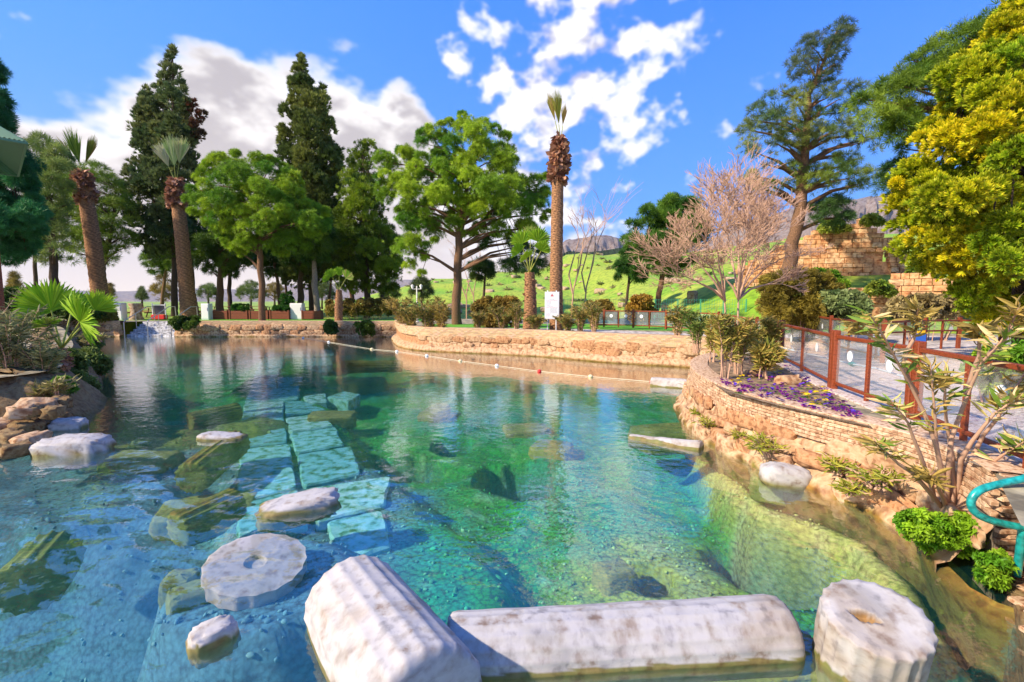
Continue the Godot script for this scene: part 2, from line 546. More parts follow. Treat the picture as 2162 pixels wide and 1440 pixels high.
func bed_at(x: float, z: float) -> Array:
	var p := Vector3(x, 0, z)
	var n1 := noise.get_noise_2d(x * 6.0, z * 6.0)
	var n2 := noise.get_noise_2d(x * 22.0 + 50.0, z * 22.0)
	var n3 := noise.get_noise_2d(x * 70.0, z * 70.0 + 90.0)
	var h := -1.1 + 0.16 * n1 + 0.07 * n2 + 0.03 * n3
	var green := Vector3(0.010, 0.22, 0.018)
	var teal := Vector3(0.008, 0.23, 0.11)
	var yellow := Vector3(0.30, 0.34, 0.04)
	var sand := Vector3(0.36, 0.46, 0.30)
	var dark := Vector3(0.020, 0.085, 0.10)   # dark wet gravel of the spring holes
	var c := green.lerp(teal, sm(-0.15, 0.4, n1 + 0.6 * n2 + 0.25 * n3))
	c = c.lerp(sand, 0.2 * sm(0.3, 0.6, n2 + 0.3 * n3 - 0.4 * n1))
	c *= 1.0 + 0.5 * n3
	# the deep basin at the near left, gravel on its floor
	var deep := sm(-0.7, -2.0, x + 0.35 * n1) * sm(-6.4, -4.6, z + 0.6 * n1)
	h -= 2.0 * deep
	var floor_west := sm(-0.7, -1.8, x + 0.35 * n1) * sm(-8.6, -7.6, z + 0.5 * n1 - 0.12 * x)   # gravel there, with the blue of deep water and reflected sky painted in
	var painted_deep_blue := Vector3(0.04, 0.14, 0.19).lerp(Vector3(0.05, 0.20, 0.22), sm(0.1, 0.7, n1 + n2))
	# a shelf of algae-coated stone off the west bank
	var west := sm(-4.0, -6.2, x + 0.8 * n2) * sm(-4.6, -6.0, z) * sm(-12.5, -10.5, z + n1)
	h += 0.55 * west
	c = c.lerp(Vector3(0.05, 0.10, 0.012).lerp(Vector3(0.15, 0.20, 0.03), sm(-0.2, 0.3, n2 + n3)), west * 0.9)
	# the sunken street lies on a raised bed
	var st := sm(1.7, 1.0, seg_dist(p, street) + 0.3 * n2)
	h = maxf(h, lerpf(h, -0.70 + 0.03 * n2, st))
	var plinth := sm(1.5, 0.7, Vector2(x - drum.x, z - drum.z).length() + 0.15 * n2)
	h = maxf(h, lerpf(h, -0.26, plinth))
	c = c.lerp(painted_deep_blue, maxf(plinth * 0.9, floor_west))  # the same painted water blue also surrounds the pierced drum
	# the pale shelf before the near column and the ridge along the east bank
	var shelf := sm(1.5, 0.7, Vector2(x - 1.75, (z + 5.0) * 0.62).length() + 0.35 * n2 + 0.3 * n1)
	c = c.lerp(Vector3(0.20, 0.32, 0.03).lerp(sand * 0.7, 0.15 + 0.5 * n2), 0.85 * shelf)
	var r := seg_dist(p, ridge)
	var beyond := sm(0.0, 0.9, x - 3.0) * sm(-9.5, -7.5, z)
	c = c.lerp(Vector3(0.06, 0.17, 0.010).lerp(Vector3(0.14, 0.26, 0.015), sm(-0.2, 0.4, n2 + n3)), beyond)
	var top := sm(0.30, 0.12, r + 0.10 * n2)
	h = maxf(h, lerpf(h, -0.42 + 0.05 * n2, top))
	c = c.lerp(yellow.lerp(sand, 0.3 + 0.4 * n3), top * 0.9)
	for q in pits:
		var d: float = Vector2(x - q[0].x, z - q[0].z).length() / q[1] + 0.22 * n2 + 0.10 * n1
		var inside := sm(1.0, 0.86, d) * (1.0 - top)
		h -= 0.85 * inside
		c = c.lerp(dark * (1.0 + 1.2 * maxf(n3, 0.0)), inside * 0.97)
	return [h, c * 1.55]

func make_bed() -> void:
	bed_zones()
	drum = px(536, 1186, -0.05)
	var xs := []
	var x := -33.0
	while x < 8.6:
		xs.append(x)
		x += 0.11 + 0.012 * maxf(0.0, -x - 3.0)
	var zs := []
	var z := 1.5
	while z > -32.5:
		zs.append(z)
		z -= 0.085 + 0.011 * maxf(0.0, -z - 3.0)
	zs.reverse()
	var p := []
	var cols := PackedColorArray()
	for zz in zs:
		for xx in xs:
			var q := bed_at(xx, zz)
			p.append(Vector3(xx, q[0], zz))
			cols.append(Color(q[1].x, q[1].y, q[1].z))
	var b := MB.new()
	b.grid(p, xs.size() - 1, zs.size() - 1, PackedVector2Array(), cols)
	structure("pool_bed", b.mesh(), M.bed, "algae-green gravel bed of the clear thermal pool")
	# loose pebbles on the nearer floor
	var xfs := []
	var tints := []
	for i in 4200:
		var d := lerpf(2.6, 13.0, pow(rng.randf(), 1.3))
		var xx := rr(-1.05, 0.75) * d
		if xx > 4.0 or xx < -9.0:
			continue
		var q := bed_at(xx, -d)
		var s := rr(0.015, 0.05) * (1.6 if rng.randf() < 0.06 else 1.0)
		xfs.append(Transform3D(Basis(Vector3(rr(-1, 1), rr(-1, 1), rr(-1, 1)).normalized(), rr(0, TAU)) * Basis.from_scale(Vector3(s * rr(0.8, 1.5), s * 0.7, s)), Vector3(xx, q[0] + s * 0.2, -d)))
		var tone: Vector3 = (q[1] as Vector3).lerp(Vector3(0.25, 0.5, 0.36), pow(rng.randf(), 3.0) * 0.5) * rr(0.6, 1.2)
		tints.append(Color(tone.x, tone.y, tone.z))
	var st := scatter(self, "gravel", rock_mesh(5, 7, 4, 0.3, 0.8), M.pebble, xfs, tints)
	tag(st, "loose pebbles lying on the pool bed", "gravel")

func make_water() -> void:
	var f := FastNoiseLite.new()
	f.noise_type = FastNoiseLite.TYPE_SIMPLEX_SMOOTH
	f.frequency = 1.0
	f.fractal_octaves = 3
	f.seed = 77
	var xs := []
	var x := -33.0
	while x < 8.6:
		xs.append(x)
		x += 0.10 + 0.015 * maxf(0.0, -x - 4.0)
	var zs := []
	var z := 1.5
	while z > -32.5:
		zs.append(z)
		z -= 0.07 + 0.008 * maxf(0.0, -z - 3.0)
	zs.reverse()
	var p := []
	var uv := PackedVector2Array()
	for zz in zs:
		for xx in xs:
			# livelier where the spring runs at the near left and in the breeze at the far left, calm elsewhere
			var live := 0.0014 + 0.020 * sm(0.4, -2.2, xx) * sm(-9.0, -5.0, zz) + 0.004 * sm(-6.0, -12.0, xx) * sm(-10.0, -15.0, zz)
			var a: float = f.get_noise_2d(xx * 0.9 + zz * 1.5, zz * 2.4 - xx * 1.5)
			p.append(Vector3(xx, live * a + 0.0008 * sin(zz * 9.0 + xx * 1.3), zz))
			uv.append(Vector2(xx * 0.30, zz * 0.42))
	var b := MB.new()
	b.grid(p, xs.size() - 1, zs.size() - 1, uv)
	var wn := FastNoiseLite.new()
	wn.noise_type = FastNoiseLite.TYPE_SIMPLEX_SMOOTH
	wn.frequency = 0.012
	wn.fractal_octaves = 4
	wn.seed = 12
	var nt := NoiseTexture2D.new()
	nt.noise = wn
	nt.width = 1024; nt.height = 1024
	nt.seamless = true
	nt.as_normal_map = true
	nt.bump_strength = 1.6
	var m := StandardMaterial3D.new()
	m.resource_name = "water"
	m.transparency = BaseMaterial3D.TRANSPARENCY_ALPHA
	m.albedo_color = Color(0.2, 0.7, 0.75, 0.015)
	m.roughness = 0.0
	m.metallic_specular = 0.5
	m.normal_enabled = true
	m.normal_texture = nt
	m.normal_scale = 0.7
	var w := Node3D.new()
	w.name = "water"
	add_child(w)
	w.set_meta("kind", "structure"); w.set_meta("label", "clear turquoise water filling the pool"); w.set_meta("category", "water")
	var skin := b.mesh()
	part(w, "water_surface", skin, m)
	part(w, "added_reflection_sheet", skin, m).position.y -= 0.004  # second copy of the surface, added just below to strengthen the reflections
	var fog := FogVolume.new()
	fog.name = "water_body"
	fog.shape = RenderingServer.FOG_VOLUME_SHAPE_BOX
	fog.size = Vector3(40.0, 3.6, 34.0)
	fog.position = Vector3(-12.2, -1.83, -15.2)
	var fm := FogMaterial.new()
	fm.density = 0.024
	fm.albedo = lin(0.02, 0.55, 0.82)
	fog.material = fm
	w.add_child(fog)

func polygon_sheet(pts: PackedVector2Array, y: float) -> ArrayMesh:
	var b := MB.new()
	var idx := Geometry2D.triangulate_polygon(pts)
	for i in range(0, idx.size(), 3):
		b.tri(v3(pts[idx[i]], y), v3(pts[idx[i + 1]], y), v3(pts[idx[i + 2]], y), Vector3.UP, Vector3.UP, Vector3.UP)
	return b.mesh()

func hill_height(x: float, z: float) -> float:
	# the slope that rises to the north-east beyond the garden
	var d := -z
	var az := x / maxf(d, 1.0)
	var rise := 7.5 + 5.0 * sm(-0.2, 0.2, az) + 6.0 * sm(0.3, 0.7, az)
	var h := rise * sm(40.0, 165.0, d) * sm(-0.42, -0.12, az) * (1.0 - sm(190.0, 420.0, d))
	h += 3.2 * sm(22.0, 34.0, d + 0.35 * (x - 12.0)) * sm(9.0, 18.0, x)
	h += (0.35 + 0.010 * minf(d, 190.0)) * noise.get_noise_2d(x * 0.9, z * 0.9) * sm(36.0, 60.0, d) * sm(-0.42, -0.12, az)
	h -= 14.0 * sm(70.0, 200.0, d) * sm(-0.30, -0.55, az)
	return h

func make_land() -> void:
	# ground: one sheet round the pool out to the foot of the slopes, then a relief that goes on to the horizon
	var hole: Array[Vector2] = []
	for p in smooth_line(bank_left, 0.8):
		var w := Vector2(p.x, p.z)
		hole.append(w + Vector2(-0.35, 0.0))
	hole[0] = Vector2(-12.0, -3.0)
	hole[-1] = Vector2(-31.0, -30.8)
	hole.append(Vector2(-25.1, -30.45)); hole.append(Vector2(-25.1, -32.3)); hole.append(Vector2(-21.6, -32.3))
	for a in [wall_far, wall_mid]:
		for p in a:
			hole.append(p)
	hole.append(Vector2(7.6, -14.2))
	for p in wall_right:
		hole.append(p)
	hole.append(Vector2(3.35, -3.0)); hole.append(Vector2(3.1, 1.2)); hole.append(Vector2(-12.0, 1.2))
	var ring := PackedVector2Array([Vector2(-60, 40), Vector2(60, 40), Vector2(60, -36), Vector2(-60, -36), Vector2(-60, 40)])
	var k := hole.size() - 1
	for i in hole.size() + 1:
		ring.append(hole[(k + i) % hole.size()])
	structure("ground", polygon_sheet(ring, G), M.ground, "trodden earth ground round the pool garden")
	var p := []
	var cols := PackedColorArray()
	var nu := 150
	var nv := 110
	for j in nv + 1:
		for i in nu + 1:
			var d := 14.0 + 22.0 * j / 20.0 if j < 20 else 36.0 * pow(90.0, float(j - 20) / (nv - 20))
			var x := (1.0 - float(i) / nu * 2.0) * (60.0 + d * 1.3)
			var y := G - 0.06 + hill_height(x, -d)
			if d < 35.5 and x < 9.0:
				y = -6.0
			p.append(Vector3(x, y, -d))
			var n1 := noise.get_noise_2d(x * 2.2, d * 2.2)
			var n2 := noise.get_noise_2d(x * 9.0, d * 9.0)
			var green := Color(0.62, 0.95, 0.4).lerp(Color(1.15, 1.0, 1.0), sm(-0.2, 0.3, n1))
			green = green.lerp(Color(1.5, 1.05, 3.2), 0.8 * sm(0.08, 0.28, n2 + 0.5 * n1))
			cols.append(green)
	var b := MB.new()
	b.grid(p, nu, nv, PackedVector2Array(), cols)
	structure("hillside", b.mesh(), M.hill_grass, "bright green grassy hillside strewn with pale stones")
	var xfs := []
	var tints := []
	for i in 900:
		var d := lerpf(42.0, 190.0, rng.randf())
		var x := rr(-0.25, 0.85) * d
		if noise.get_noise_2d(x * 3.0, d * 3.0) < rr(-0.1, 0.25):
			continue
		var s := rr(0.15, 0.6) * (1.0 + d / 120.0)
		xfs.append(Transform3D(Basis(Vector3.UP, rr(0, TAU)).scaled(Vector3(s * 1.4, s, s * 1.4)), Vector3(x, G - 0.1 + hill_height(x, -d), -d)))
		tints.append(Color(0.16, 0.20, 0.05).lerp(Color(0.42, 0.36, 0.16), rng.randf()))
	tag(scatter(self, "hillside_scrub", tuft(16, 0.28, 1.45, 0.1), M.needles, xfs, tints), "low scrub dotting the green hillside", "scrub")
	ridge_of("mountain", "pale grey cliff-faced mountain beyond the green slope", 2300.0, [[1130, 560], [1180, 520], [1195, 506], [1225, 503], [1262, 497], [1290, 496], [1312, 505], [1345, 498], [1400, 512], [1480, 520], [1560, 470], [1640, 452], [1700, 430], [1760, 425], [1800, 422], [1830, 416], [1860, 412], [1900, 400], [1960, 396], [2060, 380], [2200, 370]], 500.0)
	ridge_of("mountain", "low blue hills on the far side of the valley", 5200.0, [[-300, 600], [-100, 612], [20, 606], [120, 612], [240, 616], [320, 613], [420, 608], [520, 612], [640, 600], [760, 596], [860, 590], [960, 592], [1060, 596], [1150, 590]], 900.0)
	ridge_of("wooded_ridge", "dark pine wood along the crest below the mountain", 420.0, [[1170, 545], [1200, 530], [1240, 533], [1280, 528], [1330, 520], [1400, 530], [1460, 545]], 30.0)

func ridge_of(called: String, label: String, d: float, line: Array, thick: float) -> void:
	var p := []
	var nu := 90
	var nv := 14
	for j in nv + 1:
		for i in nu + 1:
			var t := float(i) / nu * (line.size() - 1)
			var k := mini(int(t), line.size() - 2)
			var q := Vector2(line[k][0], line[k][1]).lerp(Vector2(line[k + 1][0], line[k + 1][1]), t - k)
			var top := pd(q.x, q.y, d)
			var w := float(j) / nv * 2.0 - 1.0
			var z := w * thick
			var n1 := noise.get_noise_2d(i * 9.0, j * 14.0)
			var prof := pow(1.0 - absf(w), 0.7)
			var y := lerpf(-20.0, top.y, prof * (1.0 + 0.16 * n1 * (1.0 - prof) * 4.0))
			p.append(Vector3(top.x * (1.0 - z / d), y, top.z + z + thick * 0.1 * n1))
	var b := MB.new()
	b.grid(p, nu, nv)
	structure(called, b.mesh(), M.wood_far if called == "wooded_ridge" else M.mountain, label)

# ---------------------------------------------------------------- stones, bricks and walls
func rock_mesh(sd: int, nu := 11, nv := 7, rough := 0.5, square := 0.55) -> ArrayMesh:
	var f := FastNoiseLite.new()
	f.seed = sd
	f.frequency = 0.9
	f.noise_type = FastNoiseLite.TYPE_SIMPLEX
	var p := []
	for j in nv + 1:
		for i in nu + 1:
			var a := TAU * (i % nu) / nu
			var e := PI * j / nv - PI / 2.0
			var d := Vector3(cos(a) * cos(e), sin(e), sin(a) * cos(e))
			var q := Vector3(signf(d.x) * pow(absf(d.x), square), signf(d.y) * pow(absf(d.y), square), signf(d.z) * pow(absf(d.z), square))
			p.append(q * 0.5 * (1.0 + rough * f.get_noise_3dv(d * 1.6 + Vector3(sd, 0, 0))))
	var b := MB.new()
	b.grid(p, nu, nv)
	# seal the seam and the poles with outward normals
	for i in b.v.size():
		if b.n[i].length() < 0.5 or b.n[i].dot(b.v[i]) < 0.0:
			b.n[i] = b.v[i].normalized()
	for i in range(0, b.v.size(), 3):
		if (b.v[i + 2] - b.v[i]).cross(b.v[i + 1] - b.v[i]).dot(b.v[i]) < 0.0:
			var w := b.v[i + 1]
			b.v[i + 1] = b.v[i + 2]; b.v[i + 2] = w
			var q := b.n[i + 1]
			b.n[i + 1] = b.n[i + 2]; b.n[i + 2] = q
	return b.mesh()

func face_basis(out: Vector3) -> Basis:     # z points out of the wall
	var z := Vector3(out.x, 0, out.z).normalized()
	return Basis(Vector3.UP.cross(z), Vector3.UP, z)

func stones(parent: Node, line: Array, side: float, y0: float, y1: float, size: float, tilt := 0.0, skip := 0.0) -> void:
	var nrm := normals_of(line, side)
	var y := y0
	while y < y1:
		var hh := rr(0.7, 1.2) * size * 0.62
		var i := 0.0
		while i < line.size() - 1.01:
			var w := rr(0.7, 1.7) * size
			var step: float = w * 0.92 / (line[1] - line[0]).length()
			var k := int(minf(i + step * 0.5, line.size() - 1.001))
			var at: Vector3 = line[k]
			var o: Vector3 = nrm[k]
			var yy := y + hh * 0.5 + rr(-0.03, 0.03)
			if rng.randf() > skip:
				at += o * (0.02 + tilt * (1.0 - (yy - y0) / maxf(y1 - y0, 0.1)) + rr(-0.03, 0.03))
				var s := Vector3(w * 1.04, hh * rr(0.9, 1.25), size * rr(0.25, 0.5))
				var t := Transform3D(face_basis(o) * Basis(Vector3(0, 0, 1), rr(-0.12, 0.12)) * Basis.from_scale(s), Vector3(at.x, yy, at.z))
				piece(parent, "stone", S.rocks[rng.randi() % S.rocks.size()], M["rock%d" % (rng.randi() % 3)], t)
			i += step
		y += hh * 0.93

func strip(line: Array, side: float, prof: Array, lump: float, uvs := false) -> MB:
	# sweeps a profile of [outward, height] along a line
	var nrm := normals_of(line, side)
	var b := MB.new()
	var p := []
	var uv := PackedVector2Array()
	var run := 0.0
	for i in line.size():
		if i > 0:
			run += (line[i] - line[i - 1]).length()
		var vv := 0.0
		for j in prof.size():
			if j > 0:
				vv += Vector2(prof[j][0] - prof[j - 1][0], prof[j][1] - prof[j - 1][1]).length()
			var q: Vector3 = line[i] + nrm[i] * prof[j][0] + Vector3(0, prof[j][1], 0)
			var n1 := noise.get_noise_3dv(q * 30.0)
			var n2 := noise.get_noise_3dv(q * 90.0)
			q += nrm[i] * lump * (n1 + 0.5 * n2) + Vector3(0, lump * 0.4 * n2, 0)
			p.append(q)
			uv.append(Vector2(run, vv))
	var cols := PackedColorArray()
	if lump > 0.05:
		for q in p:
			cols.append(wet(q, Color.WHITE, 0.95))
	b.grid(p, prof.size() - 1, line.size() - 1, uv if uvs else PackedVector2Array(), cols)
	return b

func brick_texture() -> void:     # courses of a wall too far off to tell its bricks apart
	var im := Image.create(512, 512, false, Image.FORMAT_RGB8)
	for j in 16:
		for i in 8:
			var off := 32 * (j % 2)
			var g := rr(0.78, 1.0)
			im.fill_rect(Rect2i(0, 0, 1, 1), Color.WHITE)
			var c := Color(g, g * rr(0.9, 0.97), g * rr(0.78, 0.9))
			for s in [0, -512]:
				im.fill_rect(Rect2i(i * 64 + off + s, j * 32, 64, 32), c)
	for j in 16:
		im.fill_rect(Rect2i(0, j * 32, 512, 3), Color(0.62, 0.5, 0.4))
		for i in 8:
			im.fill_rect(Rect2i((i * 64 + 32 * (j % 2)) % 512, j * 32, 2, 32), Color(0.66, 0.55, 0.45))
	var m := StandardMaterial3D.new()
	m.resource_name = "far_brick"
	m.albedo_texture = ImageTexture.create_from_image(im)
	m.albedo_color = lin(0.70, 0.55, 0.42)
	m.roughness = 0.9
	m.uv1_scale = Vector3(0.8, 1.6, 1)
	M.far_brick = m

func make_walls() -> void:
	S.rocks = []
	for i in 6:
		S.rocks.append(rock_mesh(31 + i * 7))
	mat("rock0", lin(0.52, 0.42, 0.32), 0.9, "stone", 0.7, "mottle", 2.0)
	mat("rock1", lin(0.48, 0.33, 0.22), 0.9, "stone", 0.9, "mottle", 2.0)
	mat("rock2", lin(0.56, 0.48, 0.39), 0.9, "stone", 0.6, "mottle", 2.0)
	brick_texture()
	for w in [["west", wall_far_west, 1.0, "short brick-capped pool wall west of the steps", 1.02], ["far", wall_far, 1.0, "long brick-capped pool wall below the wooden planters", 1.02], ["mid", wall_mid, 1.0, "curving brick-capped pool wall with orange rubble below the warning sign", 1.10]]:
		var line := smooth_line(w[1], 0.4)
		var side: float = -1.0
		var top: float = w[4]
		var t := thing("pool_wall", w[3], "wall", v3(w[1][0]))
		part(t, "core", strip(line, side, [[-0.4, top - 0.03], [0.0, top - 0.03], [0.0, 0.5], [0.03, 0.2], [0.06, -0.2], [0.3, -2.0]], 0.02).mesh(), M.rock1)
		part(t, "brick_capping", strip(line, side, [[-0.36, top - 0.14], [-0.36, top], [0.07, top], [0.08, top - 0.01], [0.08, top - 0.43], [0.0, top - 0.43]], 0.0, true).mesh(), M.far_brick)
		if w[0] == "mid":
			part(t, "ledge", strip(line, side, [[0.0, 0.30], [0.22, 0.22], [0.34, 0.10], [0.36, 0.0], [0.30, -0.12], [0.0, -0.3]], 0.10).mesh(), M.rock2)
			stones(t, smooth_line(wall_mid.slice(3), 0.1), side, 0.20, top - 0.46, 0.50)
		else:
			part(t, "ledge", strip(line, side, [[0.0, 0.2], [0.16, 0.14], [0.2, 0.04], [0.16, -0.1], [0.0, -0.2]], 0.10).mesh(), M.rock2)
			stones(t, smooth_line(w[1], 0.1), side, 0.08, top - 0.46, 0.62)
	make_right_wall()
	# west bank: a lumpy earth slope with stones
	var line := smooth_line(bank_left, 0.35)
	var b := strip(line, -1.0, [[-1.6, G - 0.1], [-1.1, G + 0.06], [-0.5, G - 0.02], [-0.15, G - 0.25], [0.1, 0.40], [0.3, 0.12], [0.45, -0.1], [0.7, -0.6], [0.9, -1.6]], 0.26)
	structure("bank", b.mesh(), M.mossy, "earth bank sloping into the pool beneath the oleanders")
	var r := 0
	for q in [[20, 880, 0.55], [60, 905, 0.5], [25, 925, 0.45], [80, 860, 0.55], [110, 870, 0.4], [10, 850, 0.5], [55, 840, 0.4], [100, 835, 0.35], [38, 950, 0.4], [5, 905, 0.6], [30, 822, 0.5], [70, 835, 0.45], [100, 812, 0.5], [15, 850, 0.55], [120, 795, 0.5], [48, 870, 0.4], [95, 895, 0.4], [125, 880, 0.35], [70, 930, 0.45], [130, 850, 0.4], [140, 820, 0.45], [150, 790, 0.5], [60, 868, 0.4], [165, 760, 0.6]]:
		var at := px(q[0], q[1], 0.1 if q[1] > 872 else 0.42)
		var o := piece(self, "boulder", S.rocks[r % 6], M.mossy if r % 3 else M.rock2, Transform3D(Basis(Vector3.UP, r * 1.3) * Basis.from_scale(Vector3(q[2] * 1.0, q[2] * 0.55, q[2] * 0.7)), at))
		tag(o, "rough mossy boulder of the rocky bank below the fan palm", "boulder", "boulders of the rocky bank")
		r += 1

func make_right_wall() -> void:
	var line := smooth_line(wall_right, 0.12)
	var side := -1.0
	var top := G + 0.02
	var t := thing("planter_wall", "curved wall of pale thin bricks holding the pansy bed above the pool", "wall", v3(wall_right[4]))
	part(t, "core", strip(line, side, [[-0.30, G - 0.3], [-0.30, top - 0.012], [-0.02, top - 0.012], [-0.02, 0.45], [-0.05, -0.2]], 0.0).mesh(), M.mortar)
	part(t, "bank_face", strip(line, side, [[-0.06, 0.56], [0.0, 0.50], [0.06, 0.36], [0.13, 0.22], [0.22, 0.10], [0.30, 0.03], [0.31, -0.06]], 0.09).mesh(), M.rock2)
	var foot := smooth_line(Array(wall_right) + [Vector2(4.12, -3.55), Vector2(4.7, -3.3)], 0.12)
	part(t, "bank_foot", strip(foot, side, [[0.20, 0.01], [0.31, -0.05], [0.22, -0.30], [0.10, -0.7], [0.05, -1.6]], 0.09).mesh(), M.rock2)
	# bricks, course by course, the nearest ones single
	var one := MB.new()
	one.box(Vector3.ZERO, Vector3(1, 1, 1), Basis.IDENTITY, 0.0)
	S.brick = MB.new()
	S.brick.box(Vector3.ZERO, Vector3(0.158, 0.042, 0.06), Basis.IDENTITY, 0.005)
	var bm: ArrayMesh = S.brick.mesh()
	for i in 4:
		mat("brick%d" % i, [lin(0.62, 0.54, 0.48), lin(0.56, 0.46, 0.39), lin(0.68, 0.61, 0.55), lin(0.52, 0.43, 0.36)][i], 0.85, "stone", 1.3, "grain", 0.3)
	var fine := smooth_line(wall_right, 0.02)
	var nrm := normals_of(fine, side)
	var rest: Array = []
	var rc: Array = []
	var made := 0
	var all := []
	for course in 8:
		var y := top - 0.028 - course * 0.047
		var i := 4 * (course % 2)
		while i < fine.size() - 4:
			all.append([fine[i + 4], nrm[i + 4], y])
			i += 8
	all.sort_custom(func(a, b): return (a[0] as Vector3).distance_squared_to(EYE) < (b[0] as Vector3).distance_squared_to(EYE))
	for q in all:
		var bs := face_basis(q[1]) * Basis(Vector3(0, 0, 1), rr(-0.012, 0.012))
		var xf := Transform3D(bs, Vector3(q[0].x, q[2], q[0].z) + q[1] * rr(-0.002, 0.006))
		if made < 300:
			piece(t, "brick", bm, M["brick%d" % (rng.randi() % 4)], xf)
			made += 1
		else:
			rest.append(xf); rc.append(grey(rr(0.82, 1.0)))
	if rest.size():
		scatter(t, "farther_bricks", bm, M.brick0, rest, rc).set_meta("kind", "stuff")
	# coping: thin bricks laid flat along the top
	var coping := strip(line, side, [[-0.34, top - 0.03], [-0.34, top + 0.012], [-0.06, top + 0.012], [0.028, top + 0.010], [0.034, top + 0.002], [0.034, top - 0.004]], 0.0, true)
	part(t, "coping", coping.mesh(), M.brick2)
	# return of the wall beside the stair, bricks facing the stair
	var back: Array = []
	for i in 40:
		back.append(Vector3(4.12 + i * 0.06, 0, -3.88))
	part(t, "stair_return", strip(back, -1.0, [[-0.3, top], [-0.015, top], [-0.015, -0.2]], 0.0).mesh(), M.mortar)
	for course in 17:
		for k in 7:
			var y := top - 0.028 - course * 0.047
			var xf := Transform3D(Basis.IDENTITY, Vector3(4.2 + k * 0.166 + 0.083 * (course % 2), y, -3.87))
			piece(t, "stair_brick", bm, M["brick%d" % (rng.randi() % 4)], xf)
	# rubble under the bricks
	var low := smooth_line(wall_right.slice(2), 0.08)
	stones(t, low, side, 0.26, 0.55, 0.34, 0.10, 0.15)
	stones(t, low, side, -0.02, 0.24, 0.40, 0.36, 0.45)
	# landing at the foot of the stair
	var l := thing("stair_landing", "low brick landing beside the teal handrail", "landing", Vector3(3.9, 0.05, -3.2))
	var b := MB.new()
	b.prism([Vector3(4.17, 0, -3.82), Vector3(5.6, 0, -3.82), Vector3(5.6, 0, -1.6), Vector3(3.17, 0, -1.6), Vector3(3.50, 0, -3.0)], -1.0, 0.085, 0.015)
	part(l, "slab", b.mesh(), M.mossy)
	for j in 13:
		for i in 7:
			var z := -3.76 + j * 0.166
			var edge := 4.15 - (z + 3.82) * 0.80
			var x := edge + 0.04 + i * 0.165 + 0.08 * (j % 2)
			var q := Transform3D(Basis.from_scale(Vector3(1.0, 0.9, 2.55)), Vector3(x + 0.06, 0.082, z))
			piece(l, "paving_brick", bm, M["brick%d" % (rng.randi() % 4)], q)

# ---------------------------------------------------------------- plants
func blade(b: MB, at: Vector3, dir: Vector3, side: Vector3, l: float, w: float, droop: float, c0: Color, c1: Color) -> void:
	var mid := at + dir * l * 0.55
	var tip := at + dir * l + Vector3(0, -droop * l, 0)
	b.col = c0
	b.flat(at - side * w * 0.25, mid - side * w * 0.5, mid + side * w * 0.5)
	b.flat(at - side * w * 0.25, mid + side * w * 0.5, at + side * w * 0.25)
	b.col = c1
	b.flat(mid - side * w * 0.5, tip, mid + side * w * 0.5)

func tuft(n: int, w: float, spread: float, droop: float, basec := Color.WHITE) -> ArrayMesh:
	var b := MB.new()
	for k in n:
		var a := TAU * k * 0.618
		var e := spread * sqrt((k + 0.5) / n)
		var d := Vector3(sin(e) * cos(a), cos(e), sin(e) * sin(a))
		var s := d.cross(Vector3(rr(-1, 1), rr(-1, 1), rr(-1, 1))).normalized()
		blade(b, Vector3.ZERO, d, s, rr(0.75, 1.0), w, droop, basec, Color.WHITE)
	return b.mesh()

func leaf_mesh(fold: float, bend: float, w := 0.17) -> ArrayMesh:     # a long pointed leaf along +y
	var b := MB.new()
	var ws := [0.02, 0.7, 1.0, 0.75, 0.0]
	for s in [-1.0, 1.0]:
		for i in 4:
			var p := []
			for q in [[i, 0.0], [i, 1.0], [i + 1, 1.0], [i + 1, 0.0]]:
				var t: float = q[0] / 4.0
				p.append(Vector3(s * q[1] * w * 0.5 * ws[q[0]], t, -bend * t * t + fold * q[1] * w * ws[q[0]]))
			b.flat(p[0], p[1], p[2])
			if i < 3:
				b.flat(p[0], p[2], p[3])
	return b.mesh()

func aim(dir: Vector3, twist: float, s: float) -> Basis:       # y along dir
	var y := dir.normalized()
	var x := y.cross(Vector3(0.31, 0.2, 0.93)).normalized()
	return (Basis(x, y, x.cross(y)) * Basis(Vector3.UP, twist)).scaled_local(Vector3.ONE * s)

func shared_plants() -> void:
	S.needle = tuft(18, 0.075, 1.25, 0.05)
	S.airy = tuft(14, 0.055, 1.3, 0.08)
	S.spray = tuft(9, 0.16, 0.55, -0.05)
	S.golden = tuft(12, 0.24, 0.8, 0.0, Color(0.72, 0.9, 1.0))
	S.broad = tuft(9, 0.30, 1.3, 0.25)
	S.weep = tuft(10, 0.07, 0.7, 0.9)
	S.fern = tuft(11, 0.24, 1.2, 0.35)
	S.leafs = [leaf_mesh(0.25, 0.12), leaf_mesh(0.35, 0.3), leaf_mesh(0.2, -0.1, 0.14)]

func vary(a: Color, b: Color, j := 0.12) -> Color:
	var c := a.lerp(b, rng.randf())
	var k := rr(1.0 - j, 1.0 + j)
	return Color(c.r * k, c.g * k, c.b * k)

